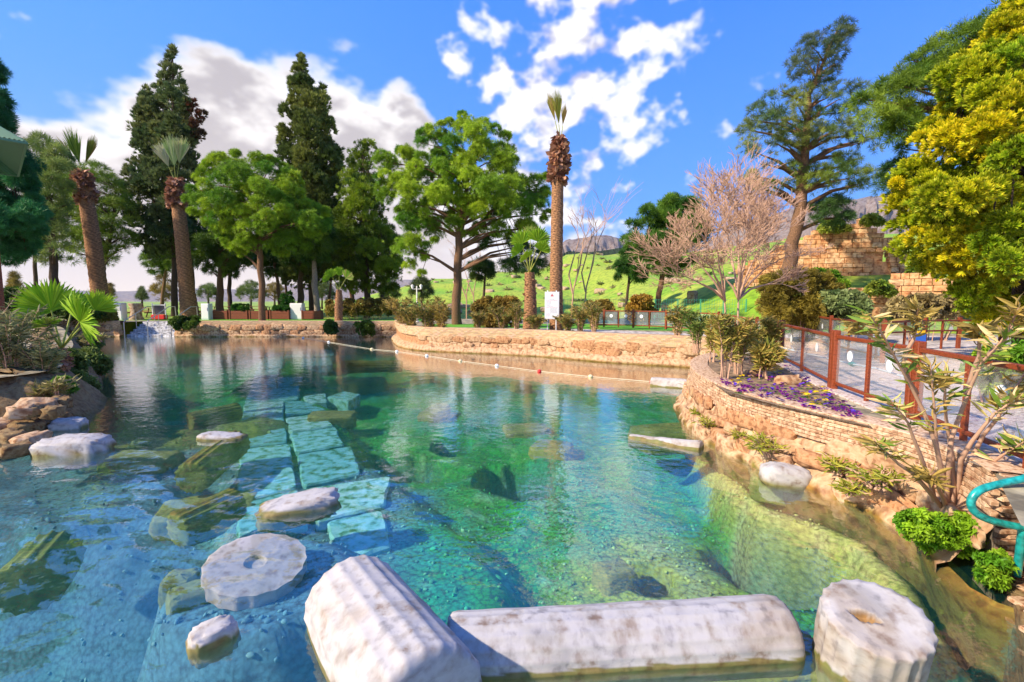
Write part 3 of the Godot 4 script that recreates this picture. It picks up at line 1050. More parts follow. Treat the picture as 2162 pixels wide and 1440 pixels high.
func crown(t: Node, d: float, o: Dictionary) -> Array:
	# o: out (outline in pixels), deep (half depth in metres), n clumps of radius r, per tufts each, tuft, size, a, b colours, up
	var poly := PackedVector2Array()
	var lo := Vector2(1e9, 1e9)
	var hi := Vector2(-1e9, -1e9)
	for q in o.out:
		var w := Vector2(q[0], q[1])
		poly.append(w)
		lo = lo.min(w); hi = hi.max(w)
	var m := d / FPX
	var rp: float = o.r / m
	var at := []
	var tries := 0
	while at.size() < o.n and tries < o.n * 40:
		tries += 1
		var p := Vector2(rr(lo.x, hi.x), rr(lo.y, hi.y))
		if not Geometry2D.is_point_in_polygon(p, poly):
			continue
		var e := 1e9
		for i in poly.size():
			e = minf(e, p.distance_to(Geometry2D.get_closest_point_to_segment(p, poly[i], poly[(i + 1) % poly.size()])))
		var r: float = minf(rp * rr(0.5, 1.4), maxf(e * 1.25, rp * 0.3))
		if e < r * 0.45:
			continue
		var half := minf(o.deep, e * m * 1.3 + 0.15)
		var c := pd(p.x, p.y, d + rr(-half, half))
		var ok := true
		for q in at:
			if (q[0] as Vector3).distance_to(c) < o.get("apart", 0.62) * (q[1] + r * m):
				ok = false
				break
		if ok or tries > o.n * 25:
			at.append([c, r * m])
	var xfs := []
	var cols := []
	var flat: float = o.get("flat", 0.8)
	var jitter: float = o.get("jitter", 0.18)
	for q in at:
		var tone := vary(o.a, o.b, 0.1)
		var k := int(o.per * clampf(pow(q[1] / o.r, 2.0), 0.25, 1.6))
		for i in k:
			var dir := Vector3(rng.randfn(), rng.randfn(), rng.randfn()).normalized()
			if dir.y < -0.3 and rng.randf() < 0.6:
				dir.y = -dir.y
			var pos: Vector3 = q[0] + dir * q[1] * Vector3(1, flat, 1) * (rr(0.45, 1.0) if rng.randf() < 0.85 else rr(1.0, 1.3))
			xfs.append(Transform3D(aim(dir + Vector3.UP * o.up, rr(0, TAU), o.size * rr(0.7, 1.3)), pos))
			cols.append(vary(tone, tone, jitter))
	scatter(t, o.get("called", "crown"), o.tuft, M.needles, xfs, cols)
	return at

func ground_at(p: Vector3) -> float:
	return G + (hill_height(p.x, p.z) if -p.z > 33.0 or p.x > 9.0 else 0.0)

func tree(called: String, label: String, trunk: Array, d: float, bark: String, crowns: Array, group := "", category := "tree", limbs := 0.35) -> Node3D:
	var path := []
	var rad := []
	for q in trunk:
		path.append(pd(q[0], q[1], d))
		rad.append(q[2] * d / FPX * 0.5)
	var foot: Vector3 = path[0]
	foot.y = ground_at(foot) - 0.15
	if path[0].y > foot.y + 0.3:
		path.push_front(foot); rad.push_front(rad[0] * 1.12)
	else:
		path[0].y = foot.y
	var t := thing(called, label, category, foot + Vector3(0, 0.15, 0), group)
	# a little wander along the trunk
	var fine := []
	var fr := []
	for i in path.size() - 1:
		for k in 4:
			var f := k / 4.0
			fine.append((path[i] as Vector3).lerp(path[i + 1], f) + Vector3(rr(-1, 1), 0, rr(-1, 1)) * rad[i] * 0.22)
			fr.append(lerpf(rad[i], rad[i + 1], f) * rr(0.93, 1.07))
	fine.append(path[-1]); fr.append(rad[-1])
	var b := MB.new()
	b.tube(fine, fr, 10)
	part(t, "trunk", b.mesh(), M[bark])
	for o in crowns:
		var at := crown(t, d, o)
		var lb := MB.new()
		var some := false
		for q in at:
			if rng.randf() > limbs:
				continue
			var c: Vector3 = q[0]
			var best: Vector3 = fine[-1]
			var br: float = fr[-1]
			for i in fine.size():
				if fine[i].y <= c.y - 0.25 * Vector2(c.x - fine[i].x, c.z - fine[i].z).length() and fine[i].y > fine[0].y + 0.3 * (fine[-1].y - fine[0].y):
					best = fine[i]
					br = fr[i]
			var mid := best.lerp(c, 0.5) + Vector3(0, 0.08 * (c - best).length(), 0)
			lb.tube([best, mid, c], [minf(br * 0.55, 0.12), minf(br * 0.35, 0.07), 0.015], 5, false)
			some = true
		if some:
			part(t, "limbs", lb.mesh(), M[bark])
	return t

func bush(called: String, label: String, category: String, d: float, o: Dictionary, group := "") -> Node3D:
	var mid := Vector2.ZERO
	var low := -1e9
	for q in o.out:
		mid += Vector2(q[0], q[1]) / o.out.size()
		low = maxf(low, q[1])
	var foot := pd(mid.x, low, d)
	var t := thing(called, label, category, foot, group)
	if not o.has("called"):
		o.called = "foliage"
	var at := crown(t, d, o)
	var b := MB.new()
	var g := minf(foot.y, ground_at(foot))
	for q in at:
		if rng.randf() < 0.4 and not o.has("stemless"):
			var c: Vector3 = q[0]
			b.tube([Vector3(lerpf(c.x, foot.x, 0.4), g - 0.05, lerpf(c.z, foot.z, 0.4)), c], [0.02, 0.006], 4, false)
	if b.v.size():
		part(t, "stems", b.mesh(), M.twig)
	return t

func fan_mesh(n: int, spread: float, l: float, w: float, droop: float, ca: Color, cb: Color) -> ArrayMesh:   # fan of blades in the xy plane, +y is its axis
	var b := MB.new()
	for k in n:
		var f := (k + 0.5) / n * 2.0 - 1.0
		var a := f * spread * 0.5
		var d := Vector3(sin(a), cos(a), rr(-0.05, 0.05)).normalized()
		var s := Vector3(cos(a), -sin(a), 0)
		var ll := l * (1.0 - 0.25 * f * f) * rr(0.92, 1.05)
		var c := vary(ca, cb, 0.1)
		for sd in [-1.0, 1.0]:
			# each blade is folded along its rib
			var r0 := Vector3.ZERO
			var r1 := d * ll * 0.55
			var r2 := d * ll * 0.8 + Vector3(0, -droop * ll * 0.1, rr(-0.03, 0.03) * ll)
			var r3 := d * ll + Vector3(rr(-0.03, 0.03), -droop * ll * 0.3, rr(-0.05, 0.05)) * 1.0
			var e1: Vector3 = r1 + s * sd * w * 0.5 + Vector3(0, 0, 0.25 * w)
			var e2: Vector3 = r2 + s * sd * w * 0.32 + Vector3(0, 0, 0.15 * w)
			b.col = c
			b.flat(r0, e1, r1)
			b.flat(r1, e1, e2)
			b.flat(r1, e2, r2)
			b.flat(r2, e2, r3)
	return b.mesh()

func frond(t: Node, c: Vector3, h: Vector3, face: Vector3, n: int, spread: float, l: float, w: float, droop: float, ca: Color, cb: Color) -> void:
	var y := (h - c).normalized()
	var x := y.cross(face).normalized()
	var z := x.cross(y)
	var f := piece(t, "frond", fan_mesh(n, deg_to_rad(spread), l, w, droop, ca, cb), M.leaves, Transform3D(Basis(x, y, z), h))
	var b := MB.new()
	b.col = Color(0.45, 0.5, 0.12)
	b.tube([c, c.lerp(h, 0.5) + Vector3(0, -0.02, 0), h], [0.03, 0.02, 0.015], 5, false)
	var p := MeshInstance3D.new()
	p.name = "stalk"
	p.mesh = b.mesh()
	p.material_override = M.leaves
	f.add_child(p)
	p.transform = f.transform.affine_inverse() * Transform3D(Basis.IDENTITY, -base_of(t))

func palm(called: String, label: String, d: float, trunk: Array, shag: Array, fronds: Array, group := "", bark := "palm_bark") -> Node3D:
	var path := []
	var rad := []
	var n := 56
	for i in n + 1:
		var f := float(i) / n * (trunk.size() - 1)
		var k := mini(int(f), trunk.size() - 2)
		f -= k
		path.append(pd(lerpf(trunk[k][0], trunk[k + 1][0], f), lerpf(trunk[k][1], trunk[k + 1][1], f), d))
		rad.append(lerpf(trunk[k][2], trunk[k + 1][2], f) * d / FPX * 0.5 * (1.0 + 0.05 * (i % 2) + rr(-0.02, 0.02)))
	path[0].y = minf(path[0].y, G - 0.1)
	var t := thing(called, label, "palm tree", Vector3(path[0].x, G, path[0].z), group)
	var b := MB.new()
	b.tube(path, rad, 14)
	part(t, "trunk", b.mesh(), M[bark])
	# dry leaf bases below the crown
	if shag.size():
		var xfs := []
		var cols := []
		for i in shag[4]:
			var f := rng.randf()
			var a := rr(0, TAU)
			var c := pd(lerpf(shag[0], shag[2], f), lerpf(shag[1], shag[3], f), d)
			var wide: float = shag[5] * d / FPX * 0.5 * (0.75 + 0.35 * sin(PI * clampf(f * 0.9 + 0.1, 0.0, 1.0)) - 0.35 * f)
			var dir := Vector3(cos(a), rr(-1.6, 0.7), sin(a))
			xfs.append(Transform3D(aim(dir, rr(0, TAU), shag[5] * d / FPX * rr(0.2, 0.5)), c + Vector3(cos(a), 0, sin(a)) * wide * rr(0.3, 0.8)))
			cols.append(vary(Color(0.24, 0.10, 0.06), Color(0.62, 0.36, 0.24), 0.3))
		scatter(t, "dry_leaf_bases", S.husk, M.leaves, xfs, cols)
	for q in fronds:      # [crown px x, y, hub px x, y, hub nearer by m, blades, spread, length px, colour a, colour b, droop]
		var c := pd(q[0], q[1], d)
		var h := pd(q[2], q[3], d - q[4])
		var face := (EYE - h).normalized() + Vector3(rr(-0.4, 0.4), 0.25, 0)
		var l: float = q[7] * d / FPX
		frond(t, c, h, face, q[5], q[6], l, l * deg_to_rad(q[6]) / q[5] * 0.8 + 0.01, q[10], q[8], q[9])
	return t

func oleander(called: String, label: String, base: Vector3, stems: Array, leaf: float, per: int, ca: Color, cb: Color, single := false, group := "", category := "shrub", whorl_from := 0.45) -> Node3D:
	# stems: lists of world points
	var t := thing(called, label, category, base, group)
	var xfs := []
	var cols := []
	var made := 0
	for st in stems:
		var b := MB.new()
		var path := []
		var rad := []
		var n := 7
		for i in n + 1:
			var f: float = float(i) / n * (st.size() - 1)
			var k := mini(int(f), st.size() - 2)
			var w: Vector3 = (st[k] as Vector3).lerp(st[k + 1], f - k)
			path.append(w + Vector3(rr(-1, 1), 0, rr(-1, 1)) * 0.012)
			rad.append(lerpf(0.017 if not single else 0.026, 0.005, float(i) / n))
		b.tube(path, rad, 6, false)
		part(t, "stem", b.mesh(), M.twig)
		for i in per:
			var f := lerpf(whorl_from, 1.0, pow(rng.randf(), 0.6)) * n
			var k := mini(int(f), n - 1)
			var at: Vector3 = (path[k] as Vector3).lerp(path[k + 1], f - k)
			var axis: Vector3 = (path[k + 1] - path[k]).normalized()
			var a := rr(0, TAU)
			var dir := (axis * rr(0.1, 0.9) + Vector3(cos(a), rr(-0.35, 0.3), sin(a))).normalized()
			var xf := Transform3D(aim(dir, rr(0, TAU), leaf * rr(0.6, 1.15)), at)
			if single and made < 300:
				var cm := "olive%d" % (rng.randi() % 4)
				piece(t, "leaf", S.leafs[rng.randi() % 3], M[cm], xf)
				made += 1
			else:
				xfs.append(xf); cols.append(vary(ca, cb, 0.2))
	if xfs.size():
		var o := scatter(t, "leaves" if not single else "farther_leaves", S.leafs[1], M.leaves, xfs, cols)
		if single:
			o.set_meta("kind", "stuff")
	return t

func clump_stems(base: Vector3, n: int, h: float, spread: float) -> Array:
	var out := []
	for i in n:
		var a := rr(0, TAU)
		var lean := rr(0.2, 1.0) * spread
		var top := base + Vector3(cos(a) * lean, h * rr(0.65, 1.05), sin(a) * lean)
		out.append([base + Vector3(cos(a), 0, sin(a)) * 0.08, base.lerp(top, 0.5) + Vector3(0, 0.12 * h, 0) - Vector3(cos(a), 0, sin(a)) * lean * 0.15, top])
	return out

func grow(b: MB, at: Vector3, dir: Vector3, l: float, r: float, depth: int) -> void:
	var mid := at + dir * l * 0.5 + Vector3(rr(-1, 1), rr(-0.3, 0.6), rr(-1, 1)) * l * 0.10
	var end := at + dir * l
	b.tube([at, mid, end], [maxf(r, 0.0055), maxf(r * 0.85, 0.0045), maxf(r * 0.66, 0.003)], 5 if depth > 2 else 3, false)
	if depth == 0:
		return
	var kids := 3 if rng.randf() < 0.85 else 2
	for k in kids:
		var d := (dir + Vector3(rr(-1, 1), rr(-0.45, 0.75), rr(-1, 1)) * 0.72).normalized()
		grow(b, end if k < 2 else mid, d, l * rr(0.62, 0.88), r * 0.66, depth - 1)

func bare_tree(called: String, label: String, stems: Array, depth: int, r: float, group := "") -> void:
	var t := thing(called, label, "tree", stems[0][0], group)
	for s in stems:
		var b := MB.new()
		var d: Vector3 = (s[-1] - s[-2]).normalized()
		var rad := []
		for i in s.size():
			rad.append(r * (1.0 - 0.35 * i / s.size()))
		b.tube(s, rad, 7)
		grow(b, s[-1], d, s[1].distance_to(s[0]) * 0.95, r * 0.6, depth)
		part(t, "branch", b.mesh(), M.twig)

func make_trees() -> void:
	shared_plants()
	var hb := MB.new()
	blade(hb, Vector3.ZERO, Vector3(0, 1, 0), Vector3(1, 0, 0), 1.0, 0.5, 0.15, Color.WHITE, Color(0.9, 0.85, 0.8))
	blade(hb, Vector3.ZERO, Vector3(0.3, 0.9, 0.1), Vector3(0, 0.2, 1), 0.8, 0.35, 0.2, Color.WHITE, Color.WHITE)
	S.husk = hb.mesh()
	var p_a := Color(0.11, 0.27, 0.02)
	var p_b := Color(0.40, 0.54, 0.03)
	var d_a := Color(0.08, 0.14, 0.05)
	var d_b := Color(0.20, 0.23, 0.07)
	# palms
	var straw := Color(0.42, 0.36, 0.12)
	palm("tall_palm", "tall palm with shaggy brown collar and dark green upright fronds near the steps", 36.0, [[216, 660, 34], [208, 600, 29], [195, 500, 28], [180, 410, 25], [174, 364, 16]], [180, 425, 172, 358, 380, 38],
		[[173, 362, 168, 345, 0.2, 16, 32, 76, Color(0.10, 0.20, 0.02), Color(0.2, 0.3, 0.04), 0.2], [173, 362, 160, 345, 0.0, 12, 24, 72, Color(0.10, 0.18, 0.02), Color(0.3, 0.25, 0.06), 0.3], [174, 362, 180, 345, 0.1, 12, 20, 72, Color(0.10, 0.2, 0.02), Color(0.25, 0.18, 0.05), 0.2], [174, 362, 150, 350, 0.1, 8, 30, 50, straw, straw * 0.6, 0.5]], "tall palms round the pool")
	palm("tall_palm", "tall palm with shaggy collar and pale yellowish fan of fronds", 36.0, [[402, 672, 36], [394, 610, 28], [386, 520, 26], [374, 415, 23], [371, 382, 14]], [374, 435, 371, 376, 360, 38],
		[[371, 385, 368, 350, 0.2, 22, 48, 68, Color(0.35, 0.48, 0.16), Color(0.55, 0.6, 0.3), 0.3], [371, 385, 356, 352, 0.0, 16, 40, 64, Color(0.5, 0.5, 0.26), Color(0.6, 0.52, 0.3), 0.6], [372, 385, 378, 345, 0.1, 14, 40, 60, Color(0.35, 0.5, 0.15), Color(0.55, 0.5, 0.26), 0.2]], "tall palms round the pool")
	palm("tall_palm", "tall straight palm with ringed orange trunk behind the warning sign", 21.4, [[1175, 696, 30], [1174, 600, 26], [1176, 480, 25], [1178, 350, 23], [1182, 296, 12]], [1178, 384, 1182, 288, 460, 42],
		[[1183, 300, 1180, 262, 0.1, 18, 26, 70, Color(0.16, 0.22, 0.02), Color(0.34, 0.3, 0.05), 0.1], [1183, 300, 1172, 255, 0.0, 12, 20, 62, Color(0.22, 0.24, 0.03), Color(0.36, 0.26, 0.06), 0.1], [1184, 300, 1188, 265, 0.1, 10, 24, 44, Color(0.2, 0.16, 0.03), Color(0.36, 0.24, 0.08), 0.1]], "tall palms round the pool")
	var fan := Color(0.16, 0.36, 0.012)
	var fan2 := Color(0.36, 0.55, 0.03)
	palm("low_palm", "short fan palm with brown husk trunk between hedge and tall palm", 23.0, [[1119, 690, 30], [1120, 640, 26], [1118, 575, 20]], [1120, 650, 1118, 580, 150, 26],
		[[1118, 575, 1102, 515, 0.3, 20, 150, 34, fan, fan2, 0.3], [1118, 575, 1135, 510, 0.4, 20, 160, 36, fan, fan2, 0.3], [1118, 575, 1120, 505, 0.0, 18, 120, 34, fan, straw, 0.2], [1118, 575, 1096, 535, 0.6, 16, 150, 30, fan, fan2, 0.6], [1118, 575, 1142, 530, 0.5, 16, 150, 30, fan, fan2, 0.6], [1118, 575, 1112, 545, 0.8, 14, 160, 28, fan2, fan2, 0.8]])
	palm("low_palm", "small feathery palm on the lawn behind the long pool wall", 31.0, [[715, 672, 16], [715, 640, 15], [716, 612, 11]], [715, 660, 716, 615, 110, 16],
		[[716, 612, 702, 585, 0.2, 16, 130, 22, fan, fan2, 0.4], [716, 612, 730, 588, 0.2, 16, 130, 24, fan, straw, 0.4], [716, 612, 716, 582, 0.0, 16, 120, 22, fan, fan2, 0.2], [716, 612, 694, 592, 0.4, 12, 120, 18, fan, fan2, 0.6]])
	palm("fan_palm", "young fan palm with bright green fronds on the rocky west bank", 11.0, [[118, 800, 34], [124, 765, 30], [130, 735, 18]], [122, 790, 129, 738, 60, 40],
		[[130, 735, 108, 655, 0.2, 26, 170, 74, fan, fan2, 0.2], [130, 735, 168, 680, 0.5, 28, 210, 72, fan, fan2 * 1.1, 0.4], [130, 735, 200, 655, 0.0, 20, 110, 56, fan2, fan2, 0.2], [130, 735, 88, 668, 0.0, 22, 150, 60, fan, fan2, 0.5], [130, 735, 100, 690, 0.7, 16, 120, 46, fan, straw, 0.8], [130, 735, 150, 660, -0.3, 20, 140, 60, fan, fan2, 0.2]])
	# tall conifers
	var cy := {"tuft": S.spray, "up": 0.9, "flat": 1.3, "jitter": 0.3}
	tree("fir_tree", "dense dark green conifer towering behind the corrugated roof", [[-20, 640, 26], [-18, 400, 18], [-14, 180, 6]], 22.0, "dark_bark", [{"out": [[-90, 260], [-30, 90], [0, 150], [14, 215], [28, 290], [62, 330], [72, 400], [96, 450], [78, 525], [30, 560], [-90, 570]], "deep": 2.6, "n": 110, "r": 0.55, "per": 170, "size": 0.28, "a": Color(0.02, 0.13, 0.05), "b": Color(0.06, 0.24, 0.07), "tuft": S.needle, "up": 0.4}])
	tree("cypress_tree", "dark twin-topped cypress with reddish outer twigs behind the palms", [[369, 650, 12], [366, 480, 10], [364, 120, 3]], 43.0, "dark_bark", [
		{"out": [[365, 84], [373, 130], [386, 165], [396, 205], [402, 240], [412, 280], [416, 330], [420, 390], [400, 470], [382, 545], [330, 550], [288, 512], [258, 440], [256, 385], [276, 330], [290, 290], [312, 260], [330, 215], [345, 150], [358, 120]], "deep": 2.6, "n": 170, "r": 0.55, "per": 80, "size": 0.40, "apart": 0.75, "a": d_a, "b": d_b}.merged(cy),
		{"called": "side_top", "out": [[316, 132], [326, 170], [336, 225], [322, 290], [292, 300], [270, 262], [296, 226], [308, 180]], "deep": 1.2, "n": 30, "r": 0.42, "per": 70, "size": 0.38, "a": d_a, "b": d_b}.merged(cy),
		{"called": "brown_twigs", "out": [[398, 205], [420, 200], [408, 226], [444, 246], [414, 268], [432, 286], [408, 318], [396, 262]], "deep": 0.7, "n": 16, "r": 0.36, "per": 40, "size": 0.36, "a": Color(0.16, 0.04, 0.02), "b": Color(0.10, 0.07, 0.03)}.merged(cy)], "", "tree", 0.2)
	tree("cypress_tree", "tall pointed green cypress rising above the round pines", [[660, 668, 14], [652, 480, 12], [636, 130, 3]], 42.0, "dark_bark", [
		{"out": [[632, 96], [645, 150], [658, 200], [682, 186], [692, 232], [706, 270], [703, 300], [720, 335], [722, 420], [732, 520], [704, 590], [640, 604], [592, 600], [600, 480], [588, 330], [592, 240], [610, 190], [622, 150]], "deep": 2.6, "n": 180, "r": 0.62, "per": 120, "size": 0.40, "a": Color(0.08, 0.13, 0.03), "b": Color(0.22, 0.25, 0.05)}.merged(cy)], "", "tree", 0.15)
	tree("cedar_tree", "shaggy cedar with drooping brownish top between cypress and pine", [[776, 668, 14], [772, 520, 11], [766, 320, 4]], 39.0, "dark_bark", [
		{"out": [[762, 300], [794, 295], [790, 330], [776, 350], [802, 400], [816, 470], [846, 560], [832, 620], [780, 610], [722, 616], [704, 500], [720, 400], [738, 335]], "deep": 2.4, "n": 95, "r": 0.72, "per": 70, "size": 0.6, "a": Color(0.06, 0.12, 0.012), "b": Color(0.24, 0.34, 0.02), "tuft": S.weep, "up": 0.1, "jitter": 0.3}])
	tree("cedar_tree", "pale open-branched cedar beside the dark conifer", [[120, 662, 18], [112, 560, 15], [103, 420, 9], [90, 300, 3]], 33.0, "dark_bark", [
		{"out": [[50, 305], [84, 280], [110, 300], [152, 336], [150, 400], [136, 470], [146, 560], [64, 560], [50, 450]], "deep": 1.8, "n": 62, "r": 0.55, "per": 34, "size": 0.5, "a": Color(0.10, 0.18, 0.04), "b": Color(0.28, 0.36, 0.08), "tuft": S.airy, "up": 0.2}])
	# pines
	tree("pine_tree", "broad round-crowned pine over the wooden planters", [[553, 676, 14], [552, 600, 13], [546, 480, 9], [545, 400, 5]], 33.0, "bark", [
		{"out": [[440, 330], [500, 320], [548, 320], [592, 344], [634, 370], [642, 420], [690, 440], [697, 480], [660, 522], [600, 542], [540, 522], [502, 544], [470, 512], [420, 462], [386, 440], [400, 388], [425, 358]], "deep": 3.4, "n": 120, "r": 0.72, "per": 200, "size": 0.27, "apart": 0.85, "jitter": 0.3, "a": p_a, "b": p_b, "tuft": S.needle, "up": 0.35}], "", "tree", 0.25)
	tree("pine_tree", "tall broad pine with puffy bright crown and bare orange trunk", [[964, 680, 22], [966, 600, 18], [970, 500, 16], [985, 400, 9], [990, 330, 4]], 28.0, "bark", [
		{"out": [[895, 268], [930, 260], [975, 238], [1036, 254], [1082, 290], [1086, 332], [1120, 358], [1156, 364], [1162, 460], [1132, 482], [1090, 520], [1045, 500], [1000, 502], [945, 492], [908, 522], [890, 594], [850, 562], [828, 502], [840, 450], [802, 424], [786, 350], [800, 324], [860, 308]], "deep": 3.2, "n": 130, "r": 0.62, "per": 200, "size": 0.24, "apart": 0.88, "jitter": 0.3, "a": p_a, "b": p_b, "tuft": S.needle, "up": 0.35},
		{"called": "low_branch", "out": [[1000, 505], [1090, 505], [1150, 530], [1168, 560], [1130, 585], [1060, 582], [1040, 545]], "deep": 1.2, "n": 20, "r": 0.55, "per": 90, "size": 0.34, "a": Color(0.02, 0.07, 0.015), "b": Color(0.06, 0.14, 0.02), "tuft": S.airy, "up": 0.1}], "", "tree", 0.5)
	tree("pine_tree", "forked pine with thin crown behind the shaggy palm", [[219, 668, 15], [217, 600, 13], [214, 555, 12], [238, 480, 6], [245, 400, 3]], 40.0, "dark_bark", [
		{"out": [[115, 352], [150, 338], [236, 350], [256, 400], [292, 440], [282, 520], [236, 560], [150, 560], [120, 480]], "deep": 2.6, "n": 72, "r": 0.85, "per": 60, "size": 0.5, "a": Color(0.08, 0.17, 0.015), "b": Color(0.24, 0.34, 0.04), "tuft": S.airy, "up": 0.3}], "", "tree", 0.7)
	tree("pine_tree", "leaning pine with dark rounded crown beyond the bare tree", [[1380, 690, 14], [1392, 620, 12], [1402, 560, 10], [1415, 480, 5]], 33.0, "bark", [
		{"out": [[1312, 500], [1332, 460], [1396, 412], [1450, 418], [1484, 440], [1500, 490], [1462, 560], [1402, 592], [1372, 560], [1336, 540]], "deep": 2.0, "n": 48, "r": 0.75, "per": 120, "size": 0.42, "a": Color(0.04, 0.13, 0.015), "b": Color(0.16, 0.3, 0.03), "tuft": S.needle, "up": 0.3}])
	tree("pine_tree", "small slender pine on the green slope", [[1322, 640, 6], [1328, 590, 5], [1330, 540, 3]], 38.0, "dark_bark", [
		{"out": [[1300, 560], [1314, 520], [1345, 516], [1366, 560], [1360, 596], [1330, 590], [1302, 592]], "deep": 1.1, "n": 18, "r": 0.6, "per": 90, "size": 0.4, "a": Color(0.025, 0.10, 0.015), "b": Color(0.06, 0.16, 0.02), "tuft": S.needle, "up": 0.3}])
	tree("pine_tree", "little round-topped pine behind the clipped hedge", [[1018, 668, 6], [1022, 610, 5], [1024, 575, 3]], 33.0, "dark_bark", [
		{"out": [[988, 560], [1010, 548], [1036, 552], [1042, 580], [1024, 596], [998, 586]], "deep": 0.9, "n": 14, "r": 0.5, "per": 80, "size": 0.36, "a": Color(0.03, 0.08, 0.02), "b": Color(0.09, 0.15, 0.03), "tuft": S.needle, "up": 0.3}])
	var airy := {"tuft": S.airy, "up": 0.35, "size": 0.30, "jitter": 0.3}
	tree("pine_tree", "tall slender pine with airy dark crown leaning over the ruins", [[1650, 640, 30], [1668, 540, 27], [1690, 440, 22], [1700, 320, 16], [1708, 200, 10], [1770, 60, 3]], 24.0, "bark", [
		{"out": [[1778, 38], [1802, 44], [1806, 70], [1786, 112], [1766, 165], [1720, 190], [1670, 160], [1655, 140], [1682, 98], [1700, 68], [1748, 44]], "deep": 1.1, "n": 50, "r": 0.32, "per": 20, "a": Color(0.06, 0.11, 0.05), "b": Color(0.14, 0.18, 0.07)}.merged(airy),
		{"called": "middle_crown", "out": [[1690, 175], [1830, 160], [1836, 192], [1800, 215], [1848, 280], [1860, 330], [1790, 300], [1740, 320], [1650, 330], [1560, 344], [1552, 290], [1570, 240], [1604, 200], [1650, 184]], "deep": 1.9, "n": 100, "r": 0.34, "per": 20, "a": Color(0.09, 0.16, 0.04), "b": Color(0.26, 0.30, 0.06)}.merged(airy),
		{"called": "lower_crown", "out": [[1550, 390], [1600, 345], [1700, 335], [1800, 320], [1880, 368], [1820, 400], [1764, 424], [1700, 404], [1600, 408]], "deep": 1.9, "n": 70, "r": 0.32, "per": 20, "a": Color(0.09, 0.17, 0.03), "b": Color(0.26, 0.32, 0.04)}.merged(airy),
		{"called": "hanging_branch", "out": [[1700, 425], [1760, 410], [1800, 430], [1796, 470], [1750, 490], [1712, 470]], "deep": 0.8, "n": 16, "r": 0.45, "per": 70, "a": Color(0.05, 0.12, 0.03), "b": Color(0.09, 0.18, 0.04)}.merged(airy)], "", "tree", 0.3)
	tree("pine_tree", "wide pine reaching its branches out behind the golden conifer", [[2200, 690, 40], [2190, 400, 34], [2180, 100, 14]], 17.0, "bark", [
		{"out": [[2220, -40], [2110, 15], [2000, 66], [1940, 108], [1880, 158], [1802, 208], [1796, 256], [1866, 292], [1904, 320], [1962, 262], [2220, 200]], "deep": 1.8, "n": 80, "r": 0.5, "per": 100, "a": Color(0.09, 0.18, 0.012), "b": Color(0.26, 0.36, 0.03), "tuft": S.airy, "up": 0.3, "size": 0.28},
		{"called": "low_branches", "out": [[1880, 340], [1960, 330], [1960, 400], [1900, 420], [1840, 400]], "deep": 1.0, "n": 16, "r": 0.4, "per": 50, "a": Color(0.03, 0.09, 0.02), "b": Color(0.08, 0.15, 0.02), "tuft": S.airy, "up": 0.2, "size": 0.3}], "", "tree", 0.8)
	tree("golden_conifer", "dense golden-tipped conifer behind the glass fence", [[2180, 740, 60], [2175, 400, 40], [2170, 0, 14]], 11.0, "dark_bark", [
		{"out": [[2330, -160], [2170, -120], [2130, 0], [2060, 90], [1990, 150], [1962, 190], [1986, 232], [1926, 280], [1930, 322], [1898, 362], [1870, 420], [1888, 480], [1884, 530], [1940, 566], [2000, 606], [2032, 646], [2066, 700], [2330, 720]], "deep": 2.0, "n": 330, "r": 0.30, "per": 120, "size": 0.125, "apart": 0.7, "a": Color(0.28, 0.40, 0.014), "b": Color(0.74, 0.60, 0.010), "tuft": S.golden, "up": 0.35, "jitter": 0.3}], "", "tree", 0.2)
	# thin pines and trunks in the picnic grove
	var k := 0
	for q in [[408, 672, 400, 520, 10, 46.0], [462, 672, 466, 560, 15, 40.0], [487, 664, 488, 560, 9, 48.0], [594, 664, 580, 560, 8, 50.0], [633, 672, 636, 550, 14, 40.0], [612, 664, 600, 570, 6, 52.0], [672, 676, 662, 530, 13, 35.0], [748, 664, 742, 560, 10, 46.0], [81, 668, 72, 500, 8, 40.0], [340, 664, 352, 560, 7, 52.0], [805, 664, 812, 560, 9, 48.0], [690, 664, 700, 570, 6, 52.0]]:
		var cx: float = q[2]
		var cyy: float = q[3] - 15
		var w := rr(45, 70)
		tree("grove_pine", "slender pine of the picnic grove with %s trunk, among other thin trunks" % ("pale peeling" if k == 6 else "bare brown"), [[q[0], q[1], q[4]], [(q[0] + q[2]) * 0.5 + rr(-4, 4), (q[1] + q[3]) * 0.5, q[4] * 0.9], [q[2], q[3], q[4] * 0.6], [q[2] - 4, q[3] - 50, 3]], q[5], "pale_bark" if k == 6 else "bark" if k % 2 else "dark_bark", [
			{"out": [[cx - w, cyy], [cx - w * 0.7, cyy - 50], [cx, cyy - 80], [cx + w * 0.8, cyy - 45], [cx + w, cyy + 5], [cx + w * 0.4, cyy + 42], [cx - w * 0.5, cyy + 36]], "deep": 2.0, "n": 26, "r": 0.85, "per": 70, "size": 0.5, "a": Color(0.03, 0.09, 0.012), "b": Color(0.13, 0.21, 0.02), "tuft": S.needle, "up": 0.3}], "pines of the picnic grove", "tree", 0.4)
		k += 1
	# small trees seen far between the trunks
	k = 0
